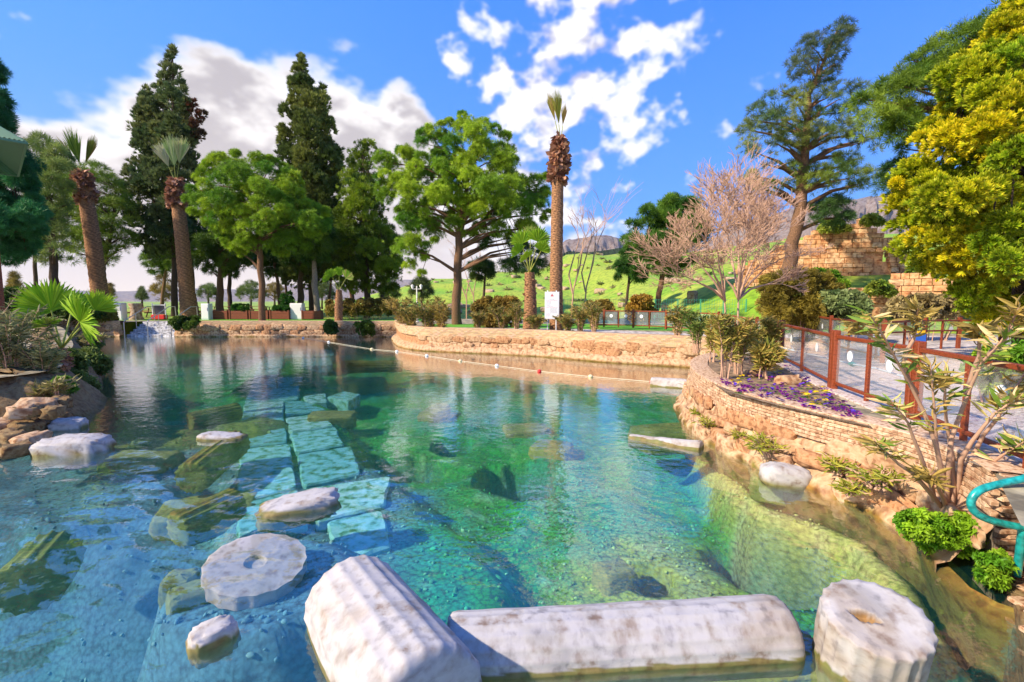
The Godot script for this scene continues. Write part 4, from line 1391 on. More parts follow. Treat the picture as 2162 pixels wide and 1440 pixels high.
	for q in [[345, 640, 30, 60, 70.0], [440, 636, 26, 38, 85.0], [530, 638, 34, 44, 80.0], [580, 636, 26, 40, 90.0], [680, 640, 30, 46, 75.0], [300, 638, 10, 30, 95.0], [232, 636, 12, 36, 90.0], [820, 640, 26, 50, 70.0], [890, 640, 24, 60, 60.0], [32, 632, 10, 60, 60.0]]:
		var x: float = q[0]
		var y: float = q[1]
		var a := Color(0.08, 0.11, 0.03) if k % 3 else Color(0.16, 0.12, 0.03)
		tree("distant_tree", "small hazy tree far behind the grove trunks", [[x, y + 6, 4], [x, y - q[3] * 0.6, 2]], q[4], "dark_bark", [
			{"out": [[x - q[2], y - q[3] * 0.3], [x - q[2] * 0.5, y - q[3] * 0.8], [x, y - q[3] * 1.1], [x + q[2] * 0.6, y - q[3] * 0.7], [x + q[2], y - q[3] * 0.25], [x, y - q[3] * 0.1]], "deep": 2.0, "n": 16, "r": 0.9, "per": 50, "size": 0.7, "a": a, "b": a * 2.0, "tuft": S.airy, "up": 0.5}], "trees far behind the grove", "tree", 0.2)
		k += 1
	# bare trees
	var b0 := px(1560, 775, G)
	var d0 := -b0.z
	var bs := [[b0, pd(1557, 700, d0), pd(1559, 640, d0)], [b0 + Vector3(-0.1, 0, -0.1), pd(1534, 690, d0), pd(1530, 640, d0)]]
	for q in [[1480, 520], [1440, 500], [1500, 470], [1530, 450], [1560, 440], [1590, 450], [1620, 470], [1650, 520], [1660, 570], [1420, 560], [1460, 580], [1540, 500], [1600, 540], [1510, 550], [1570, 500]]:
		var f: Vector3 = pd(1559, 632, d0) if q[0] > 1500 else pd(1531, 636, d0)
		var e := pd(f.x * 0.0 + q[0] * 0.45 + (1559 if q[0] > 1500 else 1531) * 0.55, q[1] * 0.45 + 632 * 0.55, d0 + rr(-0.8, 0.8))
		bs.append([f, f.lerp(e, 0.55) + Vector3(0, 0.06, 0), e])
	bare_tree("bare_tree", "leafless pinkish many-branched tree in the planter", bs, 6, 0.026)
	for q in [[1205, 640, 27.0], [1232, 636, 30.0]]:
		var f := pd(q[0], q[1] + 35, q[2])
		f.y = G
		bare_tree("bare_sapling", "thin leafless sapling with upright twigs beyond the hedge", [[f, pd(q[0] + 6, q[1] - 30, q[2]), pd(q[0] + 14, q[1] - 60, q[2])], [pd(q[0] + 4, q[1] - 20, q[2]), pd(q[0] - 4, q[1] - 60, q[2]), pd(q[0] + 6, q[1] - 95, q[2])], [pd(q[0] + 10, q[1] - 45, q[2]), pd(q[0] + 20, q[1] - 80, q[2]), pd(q[0] + 24, q[1] - 110, q[2])]], 3, 0.05, "leafless saplings beyond the hedge")
	for q in [[985, 640, 36.0], [1000, 636, 40.0]]:
		var f := pd(q[0], q[1] + 20, q[2])
		f.y = G
		bare_tree("bare_sapling", "small grey leafless tree behind the orange pine trunk", [[f, pd(q[0], q[1] - 20, q[2]), pd(q[0] + 4, q[1] - 40, q[2])], [pd(q[0], q[1] - 10, q[2]), pd(q[0] - 10, q[1] - 35, q[2]), pd(q[0] - 14, q[1] - 50, q[2])]], 4, 0.05, "small leafless trees behind the pine")

func make_shrubs() -> void:
	for i in 4:
		leafmat("olive%d" % i, [lin(0.30, 0.36, 0.05), lin(0.50, 0.42, 0.14), lin(0.14, 0.24, 0.03), lin(0.62, 0.46, 0.24)][i], 0.45)
	var tan_a := Color(0.30, 0.24, 0.05)
	var tan_b := Color(0.52, 0.36, 0.10)
	var gr_a := Color(0.05, 0.12, 0.02)
	var gr_b := Color(0.20, 0.26, 0.05)
	var br := {"tuft": S.broad, "up": 0.3, "size": 0.24, "jitter": 0.35}
	# hedges and brush
	bush("clipped_hedge", "long clipped brown-green hedge below the small palm", "hedge", 25.0, {"out": [[1000, 632], [1090, 628], [1096, 690], [1000, 690]], "deep": 0.5, "n": 40, "r": 0.34, "per": 60, "a": Color(0.14, 0.12, 0.02), "b": Color(0.36, 0.24, 0.05)}.merged(br))
	bush("clipped_hedge", "clipped orange-brown hedge on the lawn by the mesh fence", "hedge", 27.0, {"out": [[1240, 640], [1290, 636], [1300, 672], [1244, 674]], "deep": 0.5, "n": 26, "r": 0.34, "per": 60, "a": Color(0.2, 0.14, 0.02), "b": Color(0.4, 0.28, 0.06)}.merged(br))
	bush("clipped_hedge", "rounded rust-coloured hedge beneath the leaning pine", "hedge", 27.0, {"out": [[1326, 628], [1370, 624], [1384, 655], [1360, 680], [1330, 676]], "deep": 0.5, "n": 24, "r": 0.36, "per": 60, "a": Color(0.3, 0.16, 0.02), "b": Color(0.5, 0.3, 0.05)}.merged(br))
	bush("clipped_hedge", "grey-brown brush hedge along the fence by the golden conifer", "hedge", 17.0, {"out": [[1886, 634], [1960, 626], [2030, 632], [2036, 668], [1886, 668]], "deep": 0.7, "n": 50, "r": 0.28, "per": 60, "a": Color(0.26, 0.19, 0.08), "b": Color(0.42, 0.34, 0.15)}.merged(br))
	bush("clipped_hedge", "low dark hedge behind the far grove benches", "hedge", 34.0, {"out": [[690, 634], [830, 632], [834, 664], [690, 666]], "deep": 0.5, "n": 70, "r": 0.36, "per": 50, "a": Color(0.12, 0.11, 0.02), "b": Color(0.3, 0.22, 0.05)}.merged(br))
	bush("clipped_hedge", "dark green hedge row beyond the young fan palm", "hedge", 30.0, {"out": [[-20, 612], [60, 606], [150, 620], [210, 632], [220, 672], [-20, 680]], "deep": 0.7, "n": 80, "r": 0.4, "per": 60, "a": Color(0.03, 0.09, 0.015), "b": Color(0.12, 0.2, 0.03)}.merged(br))
	bush("clipped_hedge", "olive hedge along the bank by the grey steps", "hedge", 31.0, {"out": [[150, 650], [240, 655], [246, 690], [150, 690]], "deep": 0.5, "n": 40, "r": 0.34, "per": 60, "a": Color(0.16, 0.16, 0.02), "b": Color(0.36, 0.3, 0.05)}.merged(br))
	bush("weeping_shrub", "drooping olive-brown shrub beside the ruin wall", "shrub", 16.5, {"out": [[1610, 590], [1660, 572], [1740, 580], [1780, 612], [1760, 690], [1700, 700], [1640, 692], [1606, 650]], "deep": 0.9, "n": 60, "r": 0.34, "per": 60, "a": Color(0.16, 0.13, 0.02), "b": Color(0.34, 0.27, 0.04), "tuft": S.weep, "up": -0.3, "size": 0.34, "jitter": 0.3})
	bush("green_shrub", "rounded bright green shrub below the ruin wall", "shrub", 18.0, {"out": [[1690, 600], [1720, 574], [1760, 576], [1790, 606], [1780, 622], [1700, 622]], "deep": 0.7, "n": 30, "r": 0.3, "per": 70, "a": Color(0.06, 0.2, 0.01), "b": Color(0.22, 0.38, 0.02)}.merged(br))
	bush("blue_green_shrub", "blue-green leafy shrub below the ruin terrace", "shrub", 16.0, {"out": [[1730, 625], [1790, 614], [1830, 636], [1830, 668], [1750, 672]], "deep": 0.5, "n": 24, "r": 0.26, "per": 60, "a": Color(0.10, 0.17, 0.06), "b": Color(0.26, 0.32, 0.12)}.merged(br))
	bush("green_shrub", "bright green low shrub by the deck end of the glass fence", "shrub", 6.6, {"out": [[2080, 740], [2180, 730], [2180, 850], [2090, 830], [2040, 780]], "deep": 0.4, "n": 34, "r": 0.16, "per": 70, "size": 0.13, "a": Color(0.08, 0.26, 0.01), "b": Color(0.30, 0.44, 0.02), "tuft": S.fern, "up": 0.3, "jitter": 0.3})
	for q in [[1762, 478, 34, 29.0, "small bush growing on top of the tall ruin"], [1842, 466, 26, 28.0, "wild bush on the highest stones of the tall ruin"], [1690, 604, 40, 26.0, "scrub at the foot of the tall ruin"], [1950, 578, 40, 24.0, "green scrub between ruin and golden conifer"], [1860, 612, 34, 21.5, "yellowish scrub over the pale stone footing"]]:
		var x: float = q[0]
		var y: float = q[1]
		var w: float = q[2]
		bush("ruin_scrub", q[4], "shrub", q[3], {"out": [[x - w, y + w * 0.3], [x - w * 0.5, y - w * 0.4], [x + w * 0.4, y - w * 0.4], [x + w, y + w * 0.3]], "deep": 0.5, "n": 26, "r": 0.2, "per": 30, "size": 0.26, "a": Color(0.12, 0.2, 0.02), "b": Color(0.36, 0.38, 0.05), "tuft": S.broad, "up": 0.3, "jitter": 0.35, "stemless": true})
	bush("round_topiary", "dark topiary of stacked round balls in the grove", "shrub", 36.0, {"out": [[595, 622], [612, 618], [618, 634], [616, 652], [594, 652], [592, 636]], "deep": 0.4, "n": 12, "r": 0.3, "per": 70, "a": Color(0.02, 0.1, 0.01), "b": Color(0.06, 0.18, 0.02)}.merged(br))
	for q in [[[365, 672], [415, 670], [416, 692], [365, 692], 29.6, "dark low shrub growing over the wall below the pale palm"], [[686, 680], [708, 678], [708, 704], [690, 704], 29.5, "small dark shrub rooted in the long pool wall"], [[752, 684], [786, 680], [790, 706], [758, 706], 29.0, "brown weedy tuft rooted in the pool wall corner"]]:
		bush("wall_shrub", q[5], "shrub", q[4], {"out": [q[0], q[1], q[2], q[3]], "deep": 0.4, "n": 18, "r": 0.26, "per": 60, "a": Color(0.03, 0.07, 0.01), "b": Color(0.10, 0.16, 0.02)}.merged(br))
	# oleanders along the walls
	var ks := 0
	for q in [[850, 700, 25.5, 1.7, 1.0, 20], [905, 706, 22.6, 1.7, 1.0, 22], [935, 700, 22.3, 1.4, 0.8, 16], [870, 706, 23.6, 1.3, 0.8, 14]]:
		var f := pd(q[0], q[1], q[2])
		f.y = G - 0.2
		oleander("oleander_shrub", "yellowing oleander overhanging the bend of the pool wall", f, clump_stems(f, q[5], q[3], q[4]), 0.24, 80, gr_a if ks % 2 else tan_a, tan_b, false, "oleanders at the wall bend", "shrub", 0.1)
		ks += 1
	for q in [[1060, 690, 21.8, 1.1, 0.7], [1090, 692, 21.3, 1.3, 0.7], [1010, 688, 22.6, 0.9, 0.6], [1225, 694, 19.9, 1.2, 0.6], [1255, 694, 19.4, 1.3, 0.6], [1200, 694, 20.0, 0.8, 0.6], [1130, 694, 20.9, 0.8, 0.5], [1430, 700, 17.2, 1.2, 0.6]]:
		var f := pd(q[0], q[1], q[2])
		f.y = G
		oleander("oleander_shrub", "olive-leaved shrub in the narrow bed behind the curving pool wall", f, clump_stems(f, 13, q[3], q[4]), 0.2, 70, gr_a, tan_b, false, "shrubs in the bed behind the curving wall", "shrub", 0.1)
	for q in [[1470, 745, 1.15, 0.55, 10, "dark green oleander overhanging the tip of the brick planter"], [1528, 800, 1.15, 0.4, 7, "tall straggly oleander at the round end of the pansy bed"], [1560, 790, 0.95, 0.45, 7, "straggly oleander behind the round end of the pansy bed"], [1608, 800, 0.6, 0.35, 9, "low spiky yellow plant among the pansies"], [1590, 770, 1.05, 0.4, 6, "thin tall oleander beside the rail rope"], [1625, 765, 1.0, 0.4, 8, "leaning oleander by the first double fence post"], [1500, 765, 1.0, 0.45, 8, "bushy oleander just behind the planter tip"]]:
		var f := px(q[0], q[1], G)
		oleander("oleander_shrub", q[5], f, clump_stems(f, q[4], q[2], q[3]), 0.19 if q[2] > 0.7 else 0.24, 110, Color(0.22, 0.26, 0.04) if q[0] > 1480 else Color(0.06, 0.14, 0.02), tan_b if q[0] > 1480 else Color(0.3, 0.34, 0.08), false, "", "shrub", 0.2)
	# the near oleander on the east bank, leaf by leaf
	var bp := pd(2003, 1078, 4.45)
	var st := []
	for q in [[[2000, 1075], [1985, 960], [1930, 830], [1885, 745], [1838, 664]], [[2000, 1075], [2002, 940], [2042, 830], [2085, 750], [2140, 688]], [[2010, 1080], [2032, 950], [2090, 880], [2150, 836]], [[1975, 1060], [1950, 980], [1920, 900], [1880, 845]], [[2010, 1070], [2010, 950], [1992, 850], [2000, 786]], [[2020, 1080], [2060, 1000], [2110, 965], [2170, 930]], [[1990, 1075], [1940, 1010], [1880, 966], [1846, 932]], [[2000, 1080], [1985, 1000], [1975, 900], [1966, 770]], [[1930, 830], [1905, 760], [1935, 700], [1940, 650]], [[1885, 745], [1850, 720], [1800, 680]], [[2020, 1070], [2062, 940], [2122, 860], [2170, 770]], [[2040, 830], [2070, 740], [2060, 690]], [[2085, 750], [2120, 720], [2150, 650]], [[2030, 1075], [2065, 1030], [2100, 1010]], [[1996, 1075], [1985, 1030], [1960, 1000]]]:
		var w := []
		var i := 0
		for s in q:
			w.append(pd(s[0], s[1], 4.45 - 0.16 * i + rr(-0.12, 0.12)))
			i += 1
		st.append(w)
	oleander("oleander_shrub", "large straggly oleander with tan and green leaves rooted beside the teal handrail", bp, st, 0.19, 46, tan_a, tan_b, true, "", "shrub", 0.55)
	# west bank oleanders
	for q in [[30, 845, 9.8, 1.9, 0.8, 22, "grey-green oleander thicket on the rocky bank beside the young palm"], [95, 830, 10.0, 1.1, 0.6, 14, "low oleander leaning over the water below the young palm"], [-30, 800, 10.5, 2.0, 0.8, 20, "tall oleander at the outer end of the rocky bank"]]:
		var f := pd(q[0], q[1], q[2])
		f.y = minf(f.y, 0.7)
		oleander("oleander_shrub", q[6], f, clump_stems(f, q[5], q[3], q[4]), 0.2, 70, Color(0.12, 0.17, 0.06), Color(0.42, 0.38, 0.18), false, "", "shrub", 0.15)
	# bank plants
	var fern := {"stemless": true, "tuft": S.fern, "up": 0.4, "jitter": 0.3, "deep": 0.22, "flat": 0.7}
	bush("maidenhair_fern", "lush bright green fern at the foot of the near oleander", "fern", 4.15, {"out": [[1890, 1100], [1930, 1078], [1985, 1092], [2045, 1088], [2092, 1128], [2066, 1150], [2050, 1180], [2000, 1150], [1950, 1160], [1915, 1130]], "n": 60, "r": 0.055, "per": 30, "size": 0.085, "a": Color(0.10, 0.28, 0.01), "b": Color(0.28, 0.46, 0.02)}.merged(fern))
	bush("maidenhair_fern", "small fern hanging over the water beside the landing", "fern", 3.8, {"out": [[2070, 1175], [2110, 1165], [2125, 1200], [2110, 1240], [2075, 1225]], "n": 36, "r": 0.05, "per": 28, "size": 0.08, "a": Color(0.08, 0.24, 0.01), "b": Color(0.24, 0.42, 0.02)}.merged(fern))
	for q in [[1500, 910, 0.35, 8.0, 30, "mossy tuft at the tip of the planter bank"], [1572, 935, 0.22, 7.1, 18, "first yellow-green tuft along the rubble bank"], [1622, 962, 0.4, 6.5, 34, "dry grassy tuft above the short rounded white stone"], [1775, 1000, 0.28, 5.6, 22, "short weedy tuft on the rubble slope beyond the rounded stone"], [1475, 880, 0.2, 8.8, 18, "bright moss cushion under the planter tip"], [1852, 1030, 0.32, 4.95, 26, "sprawling green weed on the stony slope"], [1805, 1050, 0.2, 5.1, 14, "drooping pale weed at the waterline of the stony slope"]]:
		var f := pd(q[0], q[1], q[3])
		oleander("bank_weed", q[5], f, clump_stems(f, int(q[4]), q[2] * 0.6, q[2]), 0.13, 9, Color(0.14, 0.22, 0.01), Color(0.46, 0.40, 0.06), false, "", "weed", 0.0)
	for q in [[130, 820, 26, 9.6, "bright green moss cushion on the rocky bank"], [50, 920, 40, 8.8, "green water weed at the foot of the rocky bank"]]:
		var x: float = q[0]
		var y: float = q[1]
		var w: float = q[2]
		bush("bank_weed", q[4], "weed", q[3], {"out": [[x - w, y], [x, y - w], [x + w, y], [x, y + w]], "n": 14, "r": 0.12, "per": 50, "size": 0.14, "a": Color(0.06, 0.2, 0.01), "b": Color(0.22, 0.36, 0.02)}.merged(fern))
	var k := 0
	for q in [[20, 800], [60, 815], [100, 800], [130, 790], [150, 760], [40, 855], [85, 850], [120, 850], [15, 880], [170, 740], [190, 728], [140, 735], [5, 830], [70, 880], [105, 885], [210, 722]]:
		var d := lerpf(9.2, 20.0, clampf((850.0 - q[1]) / 110.0, 0.0, 1.0))
		var f := pd(q[0], q[1], d)
		f.y = clampf(f.y, 0.1, G)
		oleander("bank_grass", "dry grassy tuft on the slope of the rocky west bank", f, clump_stems(f, 9, rr(0.25, 0.5), 0.3), 0.24, 16, Color(0.16, 0.18, 0.05), Color(0.45, 0.36, 0.16), false, "grassy tufts on the rocky west bank", "grass tuft", 0.0)
		k += 1
	for q in [[60, 790, 60, 10.6, "leafy green shrub low on the rocky west bank"], [140, 765, 40, 12.5, "dark leafy shrub where the west bank bends away"], [0, 760, 60, 11.5, "olive leafy shrub behind the oleander thicket"], [190, 722, 26, 22.0, "shrub at the far end of the rocky west bank"], [185, 765, 44, 14.6, "straggling olive shrub covering the bend of the west bank"], [160, 812, 40, 11.8, "tangled dry shrub above the pale boulders"], [110, 850, 44, 10.2, "low tangled shrub at the waterline of the west bank"]]:
		var x: float = q[0]
		var y: float = q[1]
		var w: float = q[2]
		bush("bank_shrub", q[4], "shrub", q[3], {"out": [[x - w, y + w * 0.5], [x - w * 0.6, y - w * 0.5], [x + w * 0.2, y - w * 0.6], [x + w, y + w * 0.1], [x + w * 0.7, y + w * 0.6]], "deep": 0.5, "n": 30, "r": 0.2, "per": 60, "a": Color(0.06, 0.12, 0.02), "b": Color(0.26, 0.30, 0.08), "tuft": S.broad, "up": 0.3, "size": 0.18, "jitter": 0.35})
	make_pansies()

func make_pansies() -> void:
	# bloom of five round petals over a few leaves, one mesh in colours
	for kind in [["purple", Color(0.10, 0.01, 0.16), Color(0.32, 0.04, 0.24)], ["violet", Color(0.08, 0.03, 0.42), Color(0.2, 0.08, 0.6)], ["yellow", Color(0.75, 0.50, 0.01), Color(0.85, 0.65, 0.02)]]:
		var b := MB.new()
		for k in 7:
			var a := TAU * k / 7.0
			var d := Vector3(cos(a), 0.35, sin(a))
			blade(b, Vector3(0, 0.0, 0), d.normalized(), Vector3(-sin(a), 0, cos(a)), 0.075, 0.05, 0.3, Color(0.05, 0.13, 0.02), Color(0.09, 0.2, 0.03))
		for f in 3:
			var c := Vector3(rr(-0.045, 0.045), rr(0.06, 0.10), rr(-0.045, 0.045))
			var nn := Vector3(rr(-0.3, 0.2), 0.9, rr(0.1, 0.7)).normalized()
			var bs := aim(nn, rr(0, TAU), 1.0)
			for k in 5:
				b.col = kind[1] if k < 3 else kind[2]
				for s in 3:
					var a0 := TAU * (k + s / 3.0 * 0.98) / 5.0
					var a1 := TAU * (k + (s + 1) / 3.0 * 0.98) / 5.0
					b.flat(c, c + bs * Vector3(cos(a0), 0.25, sin(a0)) * 0.032, c + bs * Vector3(cos(a1), 0.25, sin(a1)) * 0.032)
		S["pansy_" + kind[0]] = b.mesh()
	var soil := MB.new()
	var poly := [[1478, 770], [1490, 800], [1530, 826], [1600, 846], [1700, 870], [1840, 902], [1760, 830], [1650, 768], [1560, 742]]
	var pts := PackedVector2Array()
	for q in poly:
		var w := px(q[0], q[1], G)
		pts.append(Vector2(w.x, w.z))
	structure("flower_bed", polygon_sheet(pts, G + 0.006), M.soil, "dark soil of the pansy bed behind the brick planter wall")
	var inner := PackedVector2Array()
	for q in [[1500, 800], [1560, 832], [1640, 852], [1800, 888], [1832, 894], [1750, 826], [1660, 775], [1620, 790], [1560, 800]]:
		inner.append(Vector2(q[0], q[1]))
	var n := 0
	while n < 230:
		var p := Vector2(rr(1490, 1840), rr(765, 900))
		if not Geometry2D.is_point_in_polygon(p, inner):
			continue
		var kind := "purple"
		if (p.distance_to(Vector2(1720, 838)) < 26 or p.distance_to(Vector2(1640, 785)) < 14 or p.distance_to(Vector2(1555, 805)) < 14) and rng.randf() < 0.8:
			kind = "yellow"
		elif p.distance_to(Vector2(1570, 798)) < 18 or rng.randf() < 0.18:
			kind = "violet"
		var at := px(p.x, p.y, G)
		var o := piece(self, kind + "_pansy", S["pansy_" + kind], M.leaves, Transform3D(Basis(Vector3.UP, rr(0, TAU)).scaled(Vector3.ONE * rr(0.55, 0.85)), at))
		tag(o, kind + " pansy in bloom in the planter bed", "pansy", kind + " pansies in the planter bed")
		n += 1
	for q in [[1590, 790, 0.34], [1665, 805, 0.42]]:
		var o := piece(self, "bed_stone", S.rocks[2], M.rock0, Transform3D(Basis(Vector3.UP, q[0]) * Basis.from_scale(Vector3(q[2], q[2] * 0.5, q[2] * 0.6)), px(q[0], q[1], G + 0.05)))
		tag(o, "tan stone lying among the pansies", "stone", "stones among the pansies")

# ---------------------------------------------------------------- ancient stones
func wet(q: Vector3, base: Color, amount: float) -> Color:
	# a crust of yellow algae grows where the stone meets the water, greener growth below it
	var n := noise.get_noise_3dv(q * 40.0)
	var n2 := noise.get_noise_3dv(q * 130.0)
	var line := 0.035 + 0.03 * n
	if q.y > line:
		return base
	var crust := Color(0.50, 0.36, 0.06).lerp(Color(0.28, 0.34, 0.03), clampf(0.5 + n2, 0.0, 1.0))
	var below := Color(0.13, 0.27, 0.04).lerp(Color(0.50, 0.62, 0.26), clampf(0.4 + 0.9 * n + 0.5 * n2, 0.0, 1.0))
	return base.lerp(crust if q.y > -0.06 else below, amount)

func column_mesh(a: Vector3, b: Vector3, r: float, flutes: int, deep: float, wear: float, algae: float, hole := false, hollow := false) -> ArrayMesh:
	var ax := (b - a).normalized()
	var up := Vector3.UP if absf(ax.y) < 0.9 else Vector3.BACK
	var x := ax.cross(up).normalized()
	var y := x.cross(ax)
	var nu := flutes * 6
	var prof := [[0.0, 0.0], [0.0, 0.5], [0.0, 0.86], [0.012, 0.96]]
	for i in 36:
		prof.append([0.03 + 0.94 * i / 35.0, 1.0])
	prof.append_array([[0.988, 0.96], [1.0, 0.86], [1.0, 0.5], [1.0, 0.0]])
	if hollow:      # more rings on the upper face
		prof.resize(prof.size() - 2)
		for k in 12:
			prof.append([1.0, 0.80 * (1.0 - k / 11.0)])
	if hole:
		prof[0] = [0.0, 0.2]; prof[1] = [0.0, 0.24]
		prof.push_front([0.25, 0.19])
		prof.push_front([0.25, 0.0])
	var p := []
	var cols := PackedColorArray()
	var l := (b - a).length()
	for q in prof:
		for i in nu + 1:
			var t := TAU * (i % nu) / nu + PI / 2.0
			var d := x * cos(t) - y * sin(t)
			var ph := fposmod(t * flutes / TAU, 1.0)
			var rad: float = r * q[1]
			if q[1] > 0.8:
				rad *= 1.0 - deep * sin(PI * ph)
			var w: Vector3 = a + ax * l * q[0] + d * rad
			var n1 := noise.get_noise_3dv(w * 14.0 + a * 3.0)
			var n2 := noise.get_noise_3dv(w * 60.0)
			if q[1] == 0.0:
				d = Vector3.ZERO
				n1 = 0.0
			w += (d * n1 + ax * n1 * (1.2 if q[0] < 0.02 or q[0] > 0.98 else 0.0)) * wear * (1.0 if q[1] > 0.3 else 0.4) + d * n2 * wear * 0.25
			# tan and grey weathering stains
			var tone := Color.WHITE.lerp(Color(0.80, 0.70, 0.58), 0.75 * sm(0.12, 0.42, noise.get_noise_3dv(w * 24.0 + Vector3(9, 0, 0))))
			tone = tone.lerp(Color(0.62, 0.62, 0.62), 0.7 * sm(0.15, 0.45, noise.get_noise_3dv(w * 45.0 + Vector3(0, 31, 0))))
			if hollow and q[0] == 1.0:
				# an almond-shaped dowel socket, brown with dirt, and a small slot beside it
				var s := Vector2((w - b).dot(Vector3(1, 0, 0)), (w - b).dot(Vector3(0, 0, 1)))
				var u := (s.x + 0.06) * 0.80 + s.y * 0.60
				var e := Vector2(u / 0.085, ((s.x + 0.06) * -0.60 + s.y * 0.80) / (0.04 * (1.0 - 0.5 * absf(clampf(u / 0.085, -1.0, 1.0))))).length()
				w -= ax * 0.055 * sm(1.1, 0.6, e)
				tone = tone.lerp(Color(0.62, 0.36, 0.12), sm(1.05, 0.75, e))
			p.append(w)
			cols.append(wet(w, tone, algae))
	var m := MB.new()
	m.grid(p, nu, prof.size() - 1, PackedVector2Array(), cols)
	return m.mesh()

func block_mesh(at: Vector3, size: Vector3, turn: Basis, sd: int, algae: float, rough := 0.10, square := 0.28) -> ArrayMesh:
	# a worn, squared block
	var f := FastNoiseLite.new()
	f.seed = sd
	f.frequency = 1.1
	var nu := 28
	var nv := 14
	var p := []
	var cols := PackedColorArray()
	for j in nv + 1:
		for i in nu + 1:
			var a := TAU * (i % nu) / nu
			var e := PI * j / nv - PI / 2.0
			var d := Vector3(cos(a) * cos(e), sin(e), sin(a) * cos(e))
			var q := Vector3(signf(d.x) * pow(absf(d.x), square), signf(d.y) * pow(absf(d.y), square), signf(d.z) * pow(absf(d.z), square))
			q *= 0.5 * (1.0 + rough * (f.get_noise_3dv(d * 2.0) + 0.4 * f.get_noise_3dv(d * 7.0)))
			var w := at + turn * (q * size)
			p.append(w)
			cols.append(wet(w, Color.WHITE, algae))
	var m := MB.new()
	m.grid(p, nu, nv, PackedVector2Array(), cols)
	return m.mesh()

func sunk(q: Array, sd: int) -> ArrayMesh:      # a block bedded in the floor with its top at the height q[2]
	var c := px(q[0], q[1], q[2])
	var low: float = minf(bed_at(c.x, c.z)[0], q[2] - 0.2) - 0.15
	return block_mesh(Vector3(c.x, (q[2] + low) * 0.5, c.z), Vector3(q[3].x, (q[2] - low), q[3].z), Basis(Vector3.UP, q[4]) * Basis(Vector3(0, 0, 1), rr(-0.06, 0.06)), sd, 0.85, 0.16, 0.34)

